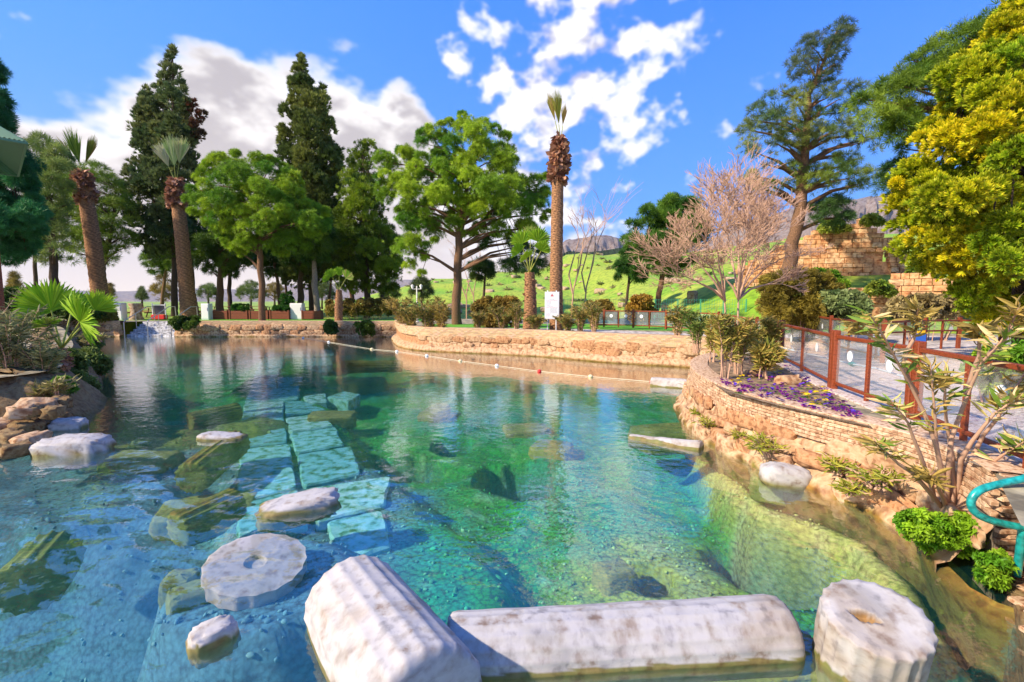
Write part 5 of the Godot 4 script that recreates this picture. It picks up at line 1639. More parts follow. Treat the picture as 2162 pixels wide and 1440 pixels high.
func make_stones() -> void:
	# the columns and drums that stand out of the water
	var a := px(742, 1262, 0.06)
	var b := px(905, 1505, 0.10)
	var t := tag(part(self, "fluted_column", column_mesh(a, b, 0.36, 20, 0.03, 0.03, 0.9), M.marble), "large white fluted column lying diagonally half out of the water", "column")
	a = px(945, 1378, 0.0)
	b = px(1655, 1338, 0.02)
	t = tag(part(self, "fluted_column", column_mesh(a, b, 0.25, 20, 0.03, 0.014, 0.9), M.marble), "long white marble column lying level across the pool edge", "column")
	a = px(1010, 1470, -0.30)
	b = px(1720, 1420, -0.30)
	tag(part(self, "sunken_column", column_mesh(a, b, 0.27, 20, 0.10, 0.02, 0.9), M.sunken), "fluted column lying under water in front of the level marble column", "column")
	var top := px(1848, 1296, 0.42)
	var ax := Vector3(-0.10, 0.93, 0.26).normalized()
	tag(part(self, "column_drum", column_mesh(top - ax * 0.95, top, 0.305, 20, 0.045, 0.03, 0.9, false, true), M.marble), "upright fluted drum of a white column with a dowel hole", "column drum")
	var c := px(536, 1184, -0.05)
	tag(part(self, "pierced_drum", column_mesh(c + Vector3(0.02, 0, 0.02), c + Vector3(0, -0.14, 0), 0.44, 18, 0.03, 0.03, 0.22, true), M.marble), "flat round stone drum with a central hole just under the surface", "column drum")
	var n := 0
	for q in [[632, 1074, -0.05, Vector3(0.90, 0.30, 0.45), 0.35, "rounded white block with yellow moss breaking the surface by the slab path"],
			[450, 1352, -0.02, Vector3(0.30, 0.24, 0.22), 0.75, "small pointed white fragment with orange algae crust"],
			[156, 948, 0.03, Vector3(1.0, 0.42, 0.55), 0.18, "large pale boulder rising from the water by the rocky bank"],
			[145, 900, 0.04, Vector3(0.52, 0.30, 0.4), 0.4, "smaller pale boulder against the rocky bank"],
			[470, 924, 0.0, Vector3(0.75, 0.16, 0.35), 0.1, "low white stone patch just above the fluted sunken column"]]:
		tag(part(self, "emergent_stone", block_mesh(px(q[0], q[1], q[2]), q[3], Basis(Vector3.UP, q[4]) * Basis(Vector3(0, 0, 1), 0.12 - 0.05 * n), 40 + n, 0.9, 0.2, 0.55), M.marble), q[5], "stone")
		n += 1
	a = px(1618, 992, 0.10)
	b = px(1702, 1012, 0.10)
	tag(part(self, "emergent_drum", block_mesh((a + b) * 0.5 + Vector3(0, -0.04, 0), Vector3(0.62, 0.34, 0.36), Basis(Vector3.UP, -0.15) * Basis(Vector3(0, 0, 1), -0.1), 55, 0.9, 0.14, 0.6), M.marble), "short rounded white stone lying by the rubble bank", "stone")
	tag(part(self, "sunken_block", block_mesh(px(1660, 1030, -0.22), Vector3(0.9, 0.4, 0.5), Basis(Vector3.UP, -0.5), 71, 0.9), M.sunken), "green sunken block under the short rounded white stone", "stone")
	a = px(1330, 925, -0.03)
	b = px(1480, 945, 0.02)
	tag(part(self, "emergent_column", column_mesh(a - Vector3(0, 0.05, 0), b - Vector3(0, 0.02, 0), 0.12, 16, 0.03, 0.035, 0.9), M.marble), "thin white column shaft awash near the planter tip", "column")
	tag(part(self, "sunken_block", block_mesh(px(1415, 925, -0.35), Vector3(1.5, 0.4, 0.9), Basis(Vector3.UP, 0.2), 72, 0.9), M.sunken), "green sunken boulder behind the awash column shaft", "stone")
	a = px(1375, 812, 0.0)
	b = px(1475, 818, 0.03)
	tag(part(self, "emergent_column", column_mesh(a, b, 0.22, 16, 0.02, 0.03, 0.9), M.marble), "pale column end awash where the float rope meets the planter", "column")
	# fluted columns under water on the west side
	for q in [[500, 934, 405, 1010, -0.22, 0.26, "fluted column slanting under the low white stone patch"], [500, 1062, 375, 1122, -0.20, 0.22, "broken fluted column end close under the surface"], [505, 868, 400, 892, -0.35, 0.22, "green submerged column beside the slab path"], [60, 1240, 115, 1170, -0.6, 0.3, "green fluted column deep by the near west shore"], [720, 775, 850, 773, -0.3, 0.25, "long submerged column beyond the yellow block"]]:
		tag(part(self, "sunken_column", column_mesh(px(q[0], q[1], q[4]), px(q[2], q[3], q[4] - 0.05), q[5], 16, 0.11, 0.03, 0.95), M.sunken), q[6], "column")
	n = 0
	for q in [[772, 800, -0.55, Vector3(1.5, 0.5, 0.9), 0.5, "flat yellow-green block standing clear of the green bed"],
			[702, 872, -0.5, Vector3(1.15, 0.45, 0.8), 0.3, "broad yellow-green block beside the slab path"],
			[640, 808, -0.55, Vector3(0.8, 0.5, 0.6), 0.2, "small dark-sided block by the far slabs"],
			[892, 796, -0.8, Vector3(0.95, 0.4, 0.8), 0.1, "pale flat block beyond the pits"],
			[918, 862, -0.8, Vector3(0.6, 0.4, 1.6), -0.15, "long white slab lying endwise on the bed"],
			[1110, 900, -0.9, Vector3(1.15, 0.4, 0.8), 0.1, "turquoise squared block in the middle of the pool"],
			[1165, 938, -0.85, Vector3(0.9, 0.4, 0.8), -0.3, "pale wedge-shaped block beside the round pit"],
			[1100, 806, -0.7, Vector3(0.75, 0.4, 0.6), 0.3, "yellow lump of stone below the float rope"],
			[1295, 1195, -0.86, Vector3(0.45, 0.3, 0.35), 0.4, "white stone lying on the pale shelf"],
			[345, 905, -0.8, Vector3(1.2, 0.3, 0.8), 0.2, "turquoise slab west of the path"],
			[440, 905, -0.8, Vector3(0.9, 0.3, 0.7), -0.2, "tilted turquoise slab near the path edge"],
			[412, 1238, -0.13, Vector3(0.42, 0.25, 0.26), 0.6, "pale broken piece below the pierced drum"],
			[378, 1212, -0.13, Vector3(0.26, 0.25, 0.26), 0.2, "rounded pale lump beside the pierced drum"],
			[440, 1060, -0.6, Vector3(1.3, 0.5, 0.8), 0.3, "mossy green boulder between path and basin"],
			[300, 960, -0.3, Vector3(1.1, 0.4, 0.7), 0.1, "olive rock shelf by the large pale boulder"]]:
		tag(part(self, "sunken_block", sunk(q, 80 + n), M.sunken), q[5], "stone")
		n += 1
	# the sunken paved street, slab by slab
	n = 0
	for q in [[[507, 948], [611, 936], [626, 1028], [499, 1062]], [[510, 882], [598, 876], [606, 932], [509, 944]], [[516, 852], [600, 846], [598, 873], [511, 879]], [[528, 822], [632, 818], [630, 842], [517, 849]], [[500, 1066], [628, 1032], [650, 1110], [500, 1150]],
			[[602, 882], [682, 874], [704, 898], [612, 912]], [[611, 915], [708, 901], [727, 938], [625, 956]], [[627, 960], [742, 941], [762, 998], [640, 1026]], [[643, 1031], [826, 1004], [812, 1066], [668, 1100]], [[690, 1100], [806, 1076], [826, 1150], [720, 1190]],
			[[600, 848], [640, 846], [690, 866], [604, 876]], [[535, 800], [580, 798], [584, 816], [528, 820]], [[690, 838], [728, 826], [762, 832], [735, 848]], [[585, 796], [640, 796], [632, 815], [588, 816]], [[540, 780], [590, 778], [586, 795], [536, 797]], [[550, 760], [600, 758], [596, 775], [544, 777]], [[605, 742], [650, 740], [655, 752], [600, 756]], [[560, 745], [600, 744], [598, 756], [554, 758]], [[660, 738], [700, 738], [706, 750], [658, 752]], [[640, 756], [700, 755], [702, 770], [634, 772]], [[640, 836], [688, 830], [690, 848], [648, 850]], [[500, 730], [560, 730], [552, 742], [492, 742]], [[620, 728], [668, 727], [672, 736], [614, 737]]]:
		var pts := []
		var far: bool = q[0][1] < 800
		var h := -0.62 + rr(-0.03, 0.03)
		for s in q:
			pts.append(px(s[0], s[1], h))
		# worn corners
		var cut := []
		for i in pts.size():
			cut.append((pts[i] as Vector3).lerp(pts[(i + 3) % 4], rr(0.015, 0.06)))
			cut.append((pts[i] as Vector3).lerp(pts[(i + 1) % 4], rr(0.015, 0.06)))
		# uneven, chipped edges
		var rim := []
		for i in cut.size():
			var c0: Vector3 = cut[i]
			var c1: Vector3 = cut[(i + 1) % cut.size()]
			rim.append(c0)
			var k := int(c0.distance_to(c1) / 0.16)
			var side := (c1 - c0).normalized().cross(Vector3.UP)
			for j in range(1, k):
				rim.append(c0.lerp(c1, float(j) / k) + side * rr(-0.022, 0.018))
		var m := MB.new()
		m.prism(rim, h - 0.35, h, 0.03)
		tag(part(self, "paving_slab", m.mesh(), M["slab%d" % (n % 3)]), "pale turquoise slab of the sunken paved street" if not far else "far small slab of the sunken paved street", "paving slab", "slabs of the sunken street" if not far else "far slabs of the sunken street")
		n += 1

# ---------------------------------------------------------------- ruins
func masonry(t: Node, a: Vector3, b: Vector3, tops: Array, course: float, skip: Array, d: float) -> void:
	# courses of squared blocks along a-b; tops: heights along the wall; skip: openings as [s0, s1, y0, y1]
	var l := a.distance_to(b)
	var dir := (b - a).normalized()
	var out := Vector3(-dir.z, 0, dir.x)
	var bs := Basis(dir, Vector3.UP, dir.cross(Vector3.UP))
	var back := MB.new()
	var y := a.y
	var row := 0
	var most := 0.0
	for h in tops:
		most = maxf(most, h)
	while y < a.y + most:
		var hh := course * rr(0.85, 1.15)
		var s := -rr(0.0, 0.4)
		while s < l:
			var w := rr(0.45, 1.15) * course * 1.9
			var f := clampf((s + w * 0.5) / l, 0.0, 0.999) * (tops.size() - 1)
			var k := int(f)
			var top: float = lerpf(tops[k], tops[k + 1], f - k) + rr(-0.12, 0.12)
			var ok := y + hh * 0.5 < a.y + top
			for o in skip:
				if s + w > o[0] and s < o[1] and y + hh > a.y + o[2] and y < a.y + o[3]:
					ok = false
			if ok:
				var at := a + dir * (s + w * 0.5) + Vector3(0, y - a.y + hh * 0.5, 0) + out * rr(-0.03, 0.05)
				piece(t, "block", S.ashlar, M["ruin%d" % (rng.randi() % 4)], Transform3D(bs * Basis(Vector3.UP, rr(-0.02, 0.02)) * Basis.from_scale(Vector3(w - 0.02, hh - 0.018, 0.5)), at))
			s += w
		y += hh
		row += 1
	for i in tops.size() - 1:
		var f0 := float(i) / (tops.size() - 1)
		var f1 := float(i + 1) / (tops.size() - 1)
		var hh: float = minf(tops[i], tops[i + 1]) - 0.35
		if hh > 0.2:
			back.box(a.lerp(b, (f0 + f1) * 0.5) + Vector3(0, hh * 0.5 - 0.3, 0) - out * 0.14, Vector3(l * (f1 - f0), hh + 0.6, 0.5), bs)
	part(t, "core", back.mesh(), M.ruin1)

func make_ruins() -> void:
	var b := MB.new()
	b.box(Vector3.ZERO, Vector3.ONE, Basis.IDENTITY, 0.035)
	S.ashlar = b.mesh()
	for i in 4:
		mat("ruin%d" % i, [lin(0.74, 0.54, 0.36), lin(0.68, 0.45, 0.28), lin(0.80, 0.66, 0.50), lin(0.76, 0.52, 0.33)][i], 0.9, "stone", 0.3, "mottle", 2.0)
	var a := pd(1560, 606, 31.0)
	var e := pd(1905, 592, 28.5)
	e.y = a.y
	var t := thing("ruin_wall", "tall ruined wall of orange squared stone blocks with a blocked doorway", "wall", a)
	masonry(t, a, e, [1.4, 2.0, 2.5, 2.9, 3.4, 3.7, 3.9, 3.1, 1.8], 0.30, [[7.35, 7.95, 0.55, 1.75]], 30.0)
	a = pd(1880, 630, 23.5)
	e = pd(2070, 628, 21.5)
	e.y = a.y
	t = thing("ruin_wall", "low ruined terrace wall of squared blocks below the tall ruin", "wall", a)
	masonry(t, a, e, [1.05, 1.15, 1.0, 0.8, 0.6], 0.30, [], 23.0)
	a = pd(1770, 640, 22.5)
	e = pd(1885, 636, 22.5)
	e.y = a.y
	t = thing("ruin_wall", "stepped pale stone footing at the end of the terrace wall", "wall", a)
	masonry(t, a, e, [0.5, 0.7, 0.8], 0.24, [], 22.5)
	# stumps and fallen stones on the slope
	var n := 0
	for q in [[1335, 622, 36.0, 0.6, 0.8], [1367, 620, 36.0, 0.5, 0.8], [1404, 622, 34.0, 0.5, 0.9], [1462, 622, 34.0, 0.6, 0.9], [1300, 620, 38.0, 0.5, 0.6], [1260, 616, 44.0, 0.8, 0.5], [1240, 612, 50.0, 0.9, 0.5], [945, 612, 46.0, 1.2, 0.5], [910, 618, 44.0, 1.0, 0.6], [1045, 604, 52.0, 1.4, 0.4], [1088, 606, 50.0, 1.1, 0.6], [1150, 606, 50.0, 1.0, 0.5], [930, 604, 56.0, 1.3, 0.5], [1000, 618, 44.0, 0.9, 0.5]]:
		var p := pd(q[0], q[1], q[2])
		p.y = ground_at(p) + q[4] * 0.4
		tag(part(self, "ruin_stump", block_mesh(p, Vector3(q[3], q[4], q[3] * 0.8), Basis(Vector3.UP, n * 0.7), 200 + n, 0.0, 0.2, 0.3), M["grey_stone"]), "weathered grey stone stump on the slope beyond the garden", "stone", "stone stumps on the slope")
		n += 1
	var xfs := []
	for i in 46:
		var x := rr(880, 1560)
		var d := rr(42.0, 130.0)
		var p := pd(x, 600, d)
		p.y = ground_at(p) + 0.1
		var s := rr(0.4, 1.3)
		var o := piece(self, "fallen_stone", S.rocks[i % 6], M.grey_stone, Transform3D(Basis(Vector3.UP, i) * Basis.from_scale(Vector3(s * 1.6, s * 0.7, s)), p))
		tag(o, "pale fallen stone lying in the hillside grass", "stone", "fallen stones on the hillside")

# ---------------------------------------------------------------- fences, deck, furniture
func fence(label: String, posts: Array, h: float, both: bool, mids := 1, floor_gap := 0.12) -> void:
	var t := thing("glass_fence", label, "fence", posts[0])
	var w := 0.09
	for i in posts.size():
		var p: Vector3 = posts[i]
		var dir: Vector3 = (posts[mini(i + 1, posts.size() - 1)] - posts[maxi(i - 1, 0)]).normalized()
		for s in ([-1.0, 1.0] if both else [0.0]):
			var b := MB.new()
			var q: Vector3 = p + dir * s * 0.06
			b.box(q + Vector3(0, h * 0.5, 0), Vector3(w, h, w), face_basis(dir), 0.008)
			part(t, "post", b.mesh(), M.fence_wood)
	for i in posts.size() - 1:
		var a: Vector3 = posts[i]
		var e: Vector3 = posts[i + 1]
		var dir := (e - a).normalized()
		var off := dir * (0.11 if both else 0.05)
		for q in [["top_rail", h - 0.10, 0.06, 0.055], ["bottom_rail", floor_gap, 0.05, 0.045]]:
			var b := MB.new()
			b.bar(a + off + Vector3(0, q[1], 0), e - off + Vector3(0, q[1], 0), q[2], q[3], 0.006)
			part(t, q[0], b.mesh(), M.fence_wood)
		for k in mids + 1:
			var f0 := float(k) / (mids + 1)
			var f1 := float(k + 1) / (mids + 1)
			if k > 0:
				var b := MB.new()
				b.bar(a.lerp(e, f0) + Vector3(0, 0.0, 0), a.lerp(e, f0) + Vector3(0, h - 0.13, 0), 0.05, 0.05, 0.005)
				part(t, "baluster", b.mesh(), M.fence_wood)
			var g := MB.new()
			var c := a.lerp(e, (f0 + f1) * 0.5)
			var l := a.distance_to(e) * (f1 - f0) - 0.14
			g.box(c + Vector3(0, (h - 0.1 + floor_gap) * 0.5, 0), Vector3(0.006, h - 0.16 - floor_gap, l), face_basis(dir))
			part(t, "glass_panel", g.mesh(), M.pane)
			if rng.randf() < 0.55:
				var s := MB.new()
				var out := Vector3(-dir.z, 0, dir.x)
				var at := c + Vector3(0, h * 0.62, 0) + out * 0.008
				for j in 14:
					var a0 := TAU * j / 14.0
					var a1 := TAU * (j + 1) / 14.0
					for side in [1.0]:
						s.flat(at, at + (dir * cos(a0) + Vector3.UP * sin(a0)) * 0.085, at + (dir * cos(a1) + Vector3.UP * sin(a1)) * 0.085)
				part(t, "round_sticker", s.mesh(), M.sticker)

func make_deck() -> void:
	# planks laid across the walk, each one single
	var d := Node3D.new()
	d.name = "deck"
	add_child(d)
	d.position = Vector3(7, G, -8)
	d.set_meta("kind", "structure"); d.set_meta("label", "pale grey plank walk behind the planter"); d.set_meta("category", "deck")
	var edge := [[-3.6, 4.55], [-5.0, 4.62], [-6.0, 4.75], [-8.0, 5.2], [-11.7, 6.35], [-14.6, 7.6], [-17.0, 8.6]]
	var meshes := []
	var z := -4.0
	var n := 0
	while z > -16.6:
		var x0 := 4.6
		for i in edge.size() - 1:
			if z <= edge[i][0] and z > edge[i + 1][0]:
				x0 = lerpf(edge[i][1], edge[i + 1][1], (edge[i][0] - z) / (edge[i][0] - edge[i + 1][0]))
		var x1 := 10.6 + rr(-0.02, 0.02)
		var b := MB.new()
		b.box(Vector3((x0 + x1) * 0.5, G + 0.012, z), Vector3(x1 - x0, 0.024, 0.142), Basis.IDENTITY, 0.004)
		part(d, "plank", b.mesh(), M["deck%d" % (n % 3)])
		z -= 0.152
		n += 1

func make_fences() -> void:
	var near := [px(1648, 762, G), px(1757, 822, G), px(1925, 888, G), px(2190, 1005, G)]
	fence("glass panelled fence of red-brown posts along the pansy bed", near, 0.98, true)
	var far := [px(1248, 690, 1.0), px(1275, 690, 1.0), px(1337, 692, 1.0), px(1406, 695, 1.0), px(1516, 704, 0.98), px(1596, 728, G), px(1636, 752, G)]
	fence("glass panelled red-brown fence along the curving pool wall", far, 0.92, false)
	var other := [px(1694, 712, G), px(1752, 736, G), px(1836, 756, G), px(1862, 768, G)]
	fence("glass panelled fence on the ruin side of the plank walk", other, 1.0, false)
	fence("glass panelled fence with double rail before the brush hedge", [px(1862, 745, G), px(1950, 738, G), px(2022, 736, G), px(2110, 740, G)], 0.95, false, 1, 0.55)
	# rope tied along the near fence
	var t := thing("fence_rope", "pale rope with a teal knot strung along the near fence", "rope", px(1640, 735, G + 0.3))
	var r := MB.new()
	var path := []
	for q in [[1630, 728], [1690, 744], [1750, 757], [1800, 769], [1850, 778], [1925, 800]]:
		var w := pd(q[0], q[1], 1.0)
		# on the fence line
		var f := clampf((q[0] - 1648.0) / 277.0, -0.05, 1.0)
		var dd := lerpf(11.5, 5.9, pow(clampf(f, 0.0, 1.0), 0.7)) - 0.12
		path.append(pd(q[0], q[1], dd))
	var rad := []
	for i in path.size():
		rad.append(0.013)
	r.tube(path, rad, 6)
	part(t, "rope", r.mesh(), M.rope_blue)
	var k := MB.new()
	k.tube([path[3] + Vector3(-0.06, 0.01, 0), path[3], path[3] + Vector3(0.06, -0.01, 0)], [0.02, 0.045, 0.02], 8)
	part(t, "knot", k.mesh(), M.teal_paint)
	# float line over the water
	t = thing("float_line", "thin white float rope strung across the pool", "rope", px(600, 708, 0.02))
	r = MB.new()
	path = []
	rad = []
	var marks := [[598, 704, 0.3], [640, 713, 0.03], [694, 722, 0.02], [785, 737, 0.02], [838, 742, 0.02], [901, 751, 0.02], [972, 762, 0.02], [1049, 772, 0.02], [1139, 784, 0.02], [1247, 795, 0.02], [1377, 806, 0.02], [1420, 808, 0.1], [1466, 806, 0.32]]
	for q in marks:
		path.append(px(q[0], q[1], q[2]))
		rad.append(0.007)
	r.tube(path, rad, 6)
	part(t, "rope", r.mesh(), M.rope)
	for i in range(1, 11):
		var s := SphereMesh.new()
		s.radius = 0.075
		s.height = 0.13
		s.radial_segments = 14
		s.rings = 7
		piece(t, "float", s, M.red_paint if i in [8, 10] else M.float_cream if i % 3 == 0 else M.white_paint, Transform3D(Basis.IDENTITY, path[i]))

func cabinet(label: String, x0: float, x1: float, y0: float, y1: float, d: float) -> void:
	var a := pd(x0, y1, d)
	var w := (x1 - x0) * d / FPX
	var h := (y1 - y0) * d / FPX
	var at := Vector3(a.x + w * 0.5, G, -d)
	var t := thing("white_cabinet", label, "cabinet", at)
	var b := MB.new()
	b.box(at + Vector3(0, h * 0.5, 0), Vector3(w, h, 0.5), Basis.IDENTITY, 0.02)
	part(t, "cabinet_body", b.mesh(), M.white_paint)
	b = MB.new()
	b.box(at + Vector3(0, h * 0.5, 0.258), Vector3(w * 0.88, h * 0.86, 0.02), Basis.IDENTITY, 0.008)
	part(t, "cabinet_door", b.mesh(), M.white_paint)
	b = MB.new()
	b.bar(at + Vector3(w * 0.36, h * 0.55, 0.28), at + Vector3(w * 0.36, h * 0.75, 0.28), 0.025, 0.025)
	part(t, "handle", b.mesh(), M.grey_metal)

func picnic_table(x: float, d: float, turn: float) -> void:
	var p := pd(x, 650, d)
	p.y = ground_at(p)
	var bs := Basis(Vector3.UP, turn)
	var t := thing("picnic_table", "brown wooden picnic table with benches in the grove", "table", p, "picnic tables in the grove")
	for i in 5:
		var b := MB.new()
		b.box(p + bs * Vector3(0, 0.74, -0.34 + i * 0.17), Vector3(1.8, 0.04, 0.155), bs, 0.006)
		part(t, "tabletop_plank", b.mesh(), M.table_wood)
	for s in [-1.0, 1.0]:
		var b := MB.new()
		b.box(p + bs * Vector3(0, 0.44, s * 0.72), Vector3(1.8, 0.04, 0.26), bs, 0.006)
		part(t, "bench_seat", b.mesh(), M.table_wood)
		b = MB.new()
		b.bar(p + bs * Vector3(s * 0.65, 0.36, -0.8), p + bs * Vector3(s * 0.65, 0.36, 0.8), 0.05, 0.09)
		part(t, "cross_bar", b.mesh(), M.table_wood)
		for z in [-1.0, 1.0]:
			b = MB.new()
			b.bar(p + bs * Vector3(s * 0.65, 0.0, z * 0.6), p + bs * Vector3(s * 0.65, 0.72, z * 0.2), 0.05, 0.09)
			part(t, "leg", b.mesh(), M.table_wood)

func make_furniture() -> void:
	# wooden planters in a row
	var n := 0
	for q in [[443, 485], [488, 527], [530, 570], [573, 614], [640, 680]]:
		var d := 35.0
		var w: float = (q[1] - q[0]) * d / FPX
		var at := Vector3(pd((q[0] + q[1]) * 0.5, 660, d).x, G, -d)
		var t := thing("wooden_planter", ["red-brown plank planter next to the white cabinet", "red-brown plank planter topped with a dense green hedge plant", "red-brown plank planter between two green-topped planters", "red-brown plank planter with low leafy plants beside the second cabinet", "red-brown plank planter standing apart beside the pale trunk"][n], "planter", at)
		for i in 3:
			var b := MB.new()
			b.box(at + Vector3(0, 0.14 + 0.2 * i, 0.28), Vector3(w - 0.1, 0.19, 0.04), Basis.IDENTITY, 0.006)
			part(t, "front_plank", b.mesh(), M.planter_wood)
		for s in [-1.0, 1.0]:
			var b := MB.new()
			b.box(at + Vector3(s * (w * 0.5 - 0.05), 0.33, 0.28), Vector3(0.1, 0.70, 0.1), Basis.IDENTITY, 0.008)
			part(t, "corner_post", b.mesh(), M.planter_wood)
			b = MB.new()
			b.box(at + Vector3(s * (w * 0.5 - 0.03), 0.33, -0.02), Vector3(0.04, 0.6, 0.5), Basis.IDENTITY, 0.006)
			part(t, "side_panel", b.mesh(), M.planter_wood)
		var b := MB.new()
		b.box(at + Vector3(0, 0.33, -0.28), Vector3(w - 0.1, 0.6, 0.04), Basis.IDENTITY, 0.006)
		part(t, "back_panel", b.mesh(), M.planter_wood)
		b = MB.new()
		b.box(at + Vector3(0, 0.28, 0), Vector3(w - 0.12, 0.5, 0.5))
		part(t, "earth", b.mesh(), M.soil)
		if n in [1, 3]:
			var h := 12.0 if n == 1 else 9.0
			bush("planter_plant", "dense green plant growing in the planter" if n == 1 else "low leafy plant with pale flowers growing in the planter", "plant", d, {"out": [[q[0] + 3, 655 - h], [q[1] - 2, 655 - h], [q[1] - 2, 657], [q[0] + 3, 657]], "deep": 0.2, "n": 22, "r": 0.2, "per": 60, "size": 0.16, "a": Color(0.02, 0.09, 0.01), "b": Color(0.07, 0.2, 0.02), "tuft": S.broad, "up": 0.4})
		n += 1
	cabinet("narrow white cabinet between palm and wooden planters", 430, 446, 640, 674, 34.5)
	cabinet("pale cabinet between the planters with a grey end", 616, 642, 640, 674, 35.2)
	cabinet("white counter beside the stone pedestal at the steps", 248, 264, 640, 676, 34.0)
	for q in [[300, 40.0, 0.1], [312, 46.0, 0.4], [470, 48.0, 0.2], [505, 44.0, -0.1], [545, 50.0, 0.2], [580, 46.0, 0.0], [660, 44.0, 0.3], [735, 40.0, 0.1], [420, 42.0, -0.2], [760, 46.0, 0.2]]:
		picnic_table(q[0], q[1], q[2])
	# grey stairs down into the water
	var st := thing("pool_steps", "pale grey steps with rails leading down into the water", "steps", Vector3(-23.3, 0, -30.5))
	for i in 7:
		var b := MB.new()
		var top := G - 0.02 - 0.155 * i
		b.box(Vector3(-23.35, top - 0.3, -32.2 + 0.28 * i), Vector3(3.3, 0.6, 0.34), Basis.IDENTITY, 0.012)
		part(st, "step", b.mesh(), M.step_stone)
	var k := 0
	for x in [-24.85, -23.35, -21.85]:
		var r := MB.new()
		r.tube([Vector3(x, 0.0, -30.3), Vector3(x, 0.95, -30.3), Vector3(x, 1.05, -30.4), Vector3(x, 1.9, -32.3), Vector3(x, 1.9, -32.9), Vector3(x, G, -32.95)], [0.03, 0.03, 0.03, 0.03, 0.03, 0.03], 8)
		r.tube([Vector3(x, 0.5, -31.3), Vector3(x, 1.45, -31.3)], [0.022, 0.022], 8)
		part(st, "handrail", r.mesh(), M.grey_metal)
	# stone pedestal
	var c := pd(288, 670, 34.0)
	c.y = G
	var p := thing("stone_pedestal", "grey waisted stone pedestal at the head of the steps", "pedestal", c)
	var l := MB.new()
	l.tube([c, c + Vector3(0, 0.14, 0), c + Vector3(0, 0.2, 0), c + Vector3(0, 0.6, 0), c + Vector3(0, 0.95, 0), c + Vector3(0, 1.02, 0), c + Vector3(0, 1.2, 0)], [0.44, 0.44, 0.36, 0.33, 0.35, 0.41, 0.42], 18)
	part(p, "shaft", l.mesh(), M.grey_stone)
	# menu cart
	c = pd(337, 672, 34.0)
	c.y = G
	p = thing("menu_cart", "dark board in a white frame on a red base by the steps", "cart", c)
	l = MB.new()
	l.box(c + Vector3(0, 0.72, 0), Vector3(0.86, 0.62, 0.06), Basis.IDENTITY, 0.01)
	part(p, "board", l.mesh(), M.dark_panel)
	for s in [[Vector3(-0.46, 0.65, 0), Vector3(0.06, 1.1, 0.08)], [Vector3(0.46, 0.65, 0), Vector3(0.06, 1.1, 0.08)], [Vector3(0, 1.07, 0), Vector3(0.98, 0.06, 0.08)]]:
		l = MB.new()
		l.box(c + s[0], s[1], Basis.IDENTITY, 0.01)
		part(p, "frame", l.mesh(), M.white_paint)
	l = MB.new()
	l.box(c + Vector3(0, 0.22, 0.02), Vector3(0.96, 0.34, 0.4), Basis.IDENTITY, 0.03)
	part(p, "red_base", l.mesh(), M.red_paint)
	# lamp post with two lanterns
	c = pd(881, 668, 31.0)
	c.y = G
	p = thing("lamp_post", "white garden lamp post with two lanterns behind the wall bend", "lamp post", c)
	l = MB.new()
	l.tube([c, c + Vector3(0, 0.1, 0), c + Vector3(0, 0.12, 0), c + Vector3(0, 2.35, 0)], [0.09, 0.09, 0.05, 0.04], 10)
	l.bar(c + Vector3(-0.3, 2.15, 0), c + Vector3(0.3, 2.15, 0), 0.04, 0.04)
	part(p, "pole", l.mesh(), M.white_paint)
	for s in [-0.28, 0.28]:
		l = MB.new()
		l.tube([c + Vector3(s, 2.17, 0), c + Vector3(s, 2.3, 0), c + Vector3(s, 2.36, 0), c + Vector3(s, 2.46, 0)], [0.05, 0.09, 0.12, 0.02], 10)
		part(p, "lantern", l.mesh(), M.white_paint)
	make_sign()
	make_handrail()
	make_mesh_fence()
	make_pavilion()
	# small notice beyond the walk
	c = px(1938, 760, G)
	p = thing("notice_board", "small blue notice with a yellow top beside the plank walk", "sign", c)
	l = MB.new()
	l.bar(c, c + Vector3(0, 0.55, 0), 0.04, 0.04)
	part(p, "post", l.mesh(), M.grey_metal)
	l = MB.new()
	l.box(c + Vector3(0, 0.52, 0.03), Vector3(0.26, 0.26, 0.02), Basis.IDENTITY, 0.004)
	part(p, "blue_panel", l.mesh(), M.blue_plastic)
	l = MB.new()
	l.box(c + Vector3(0, 0.69, 0.03), Vector3(0.2, 0.07, 0.02), Basis.IDENTITY, 0.004)
	part(p, "yellow_top", l.mesh(), M.yellow_paint)

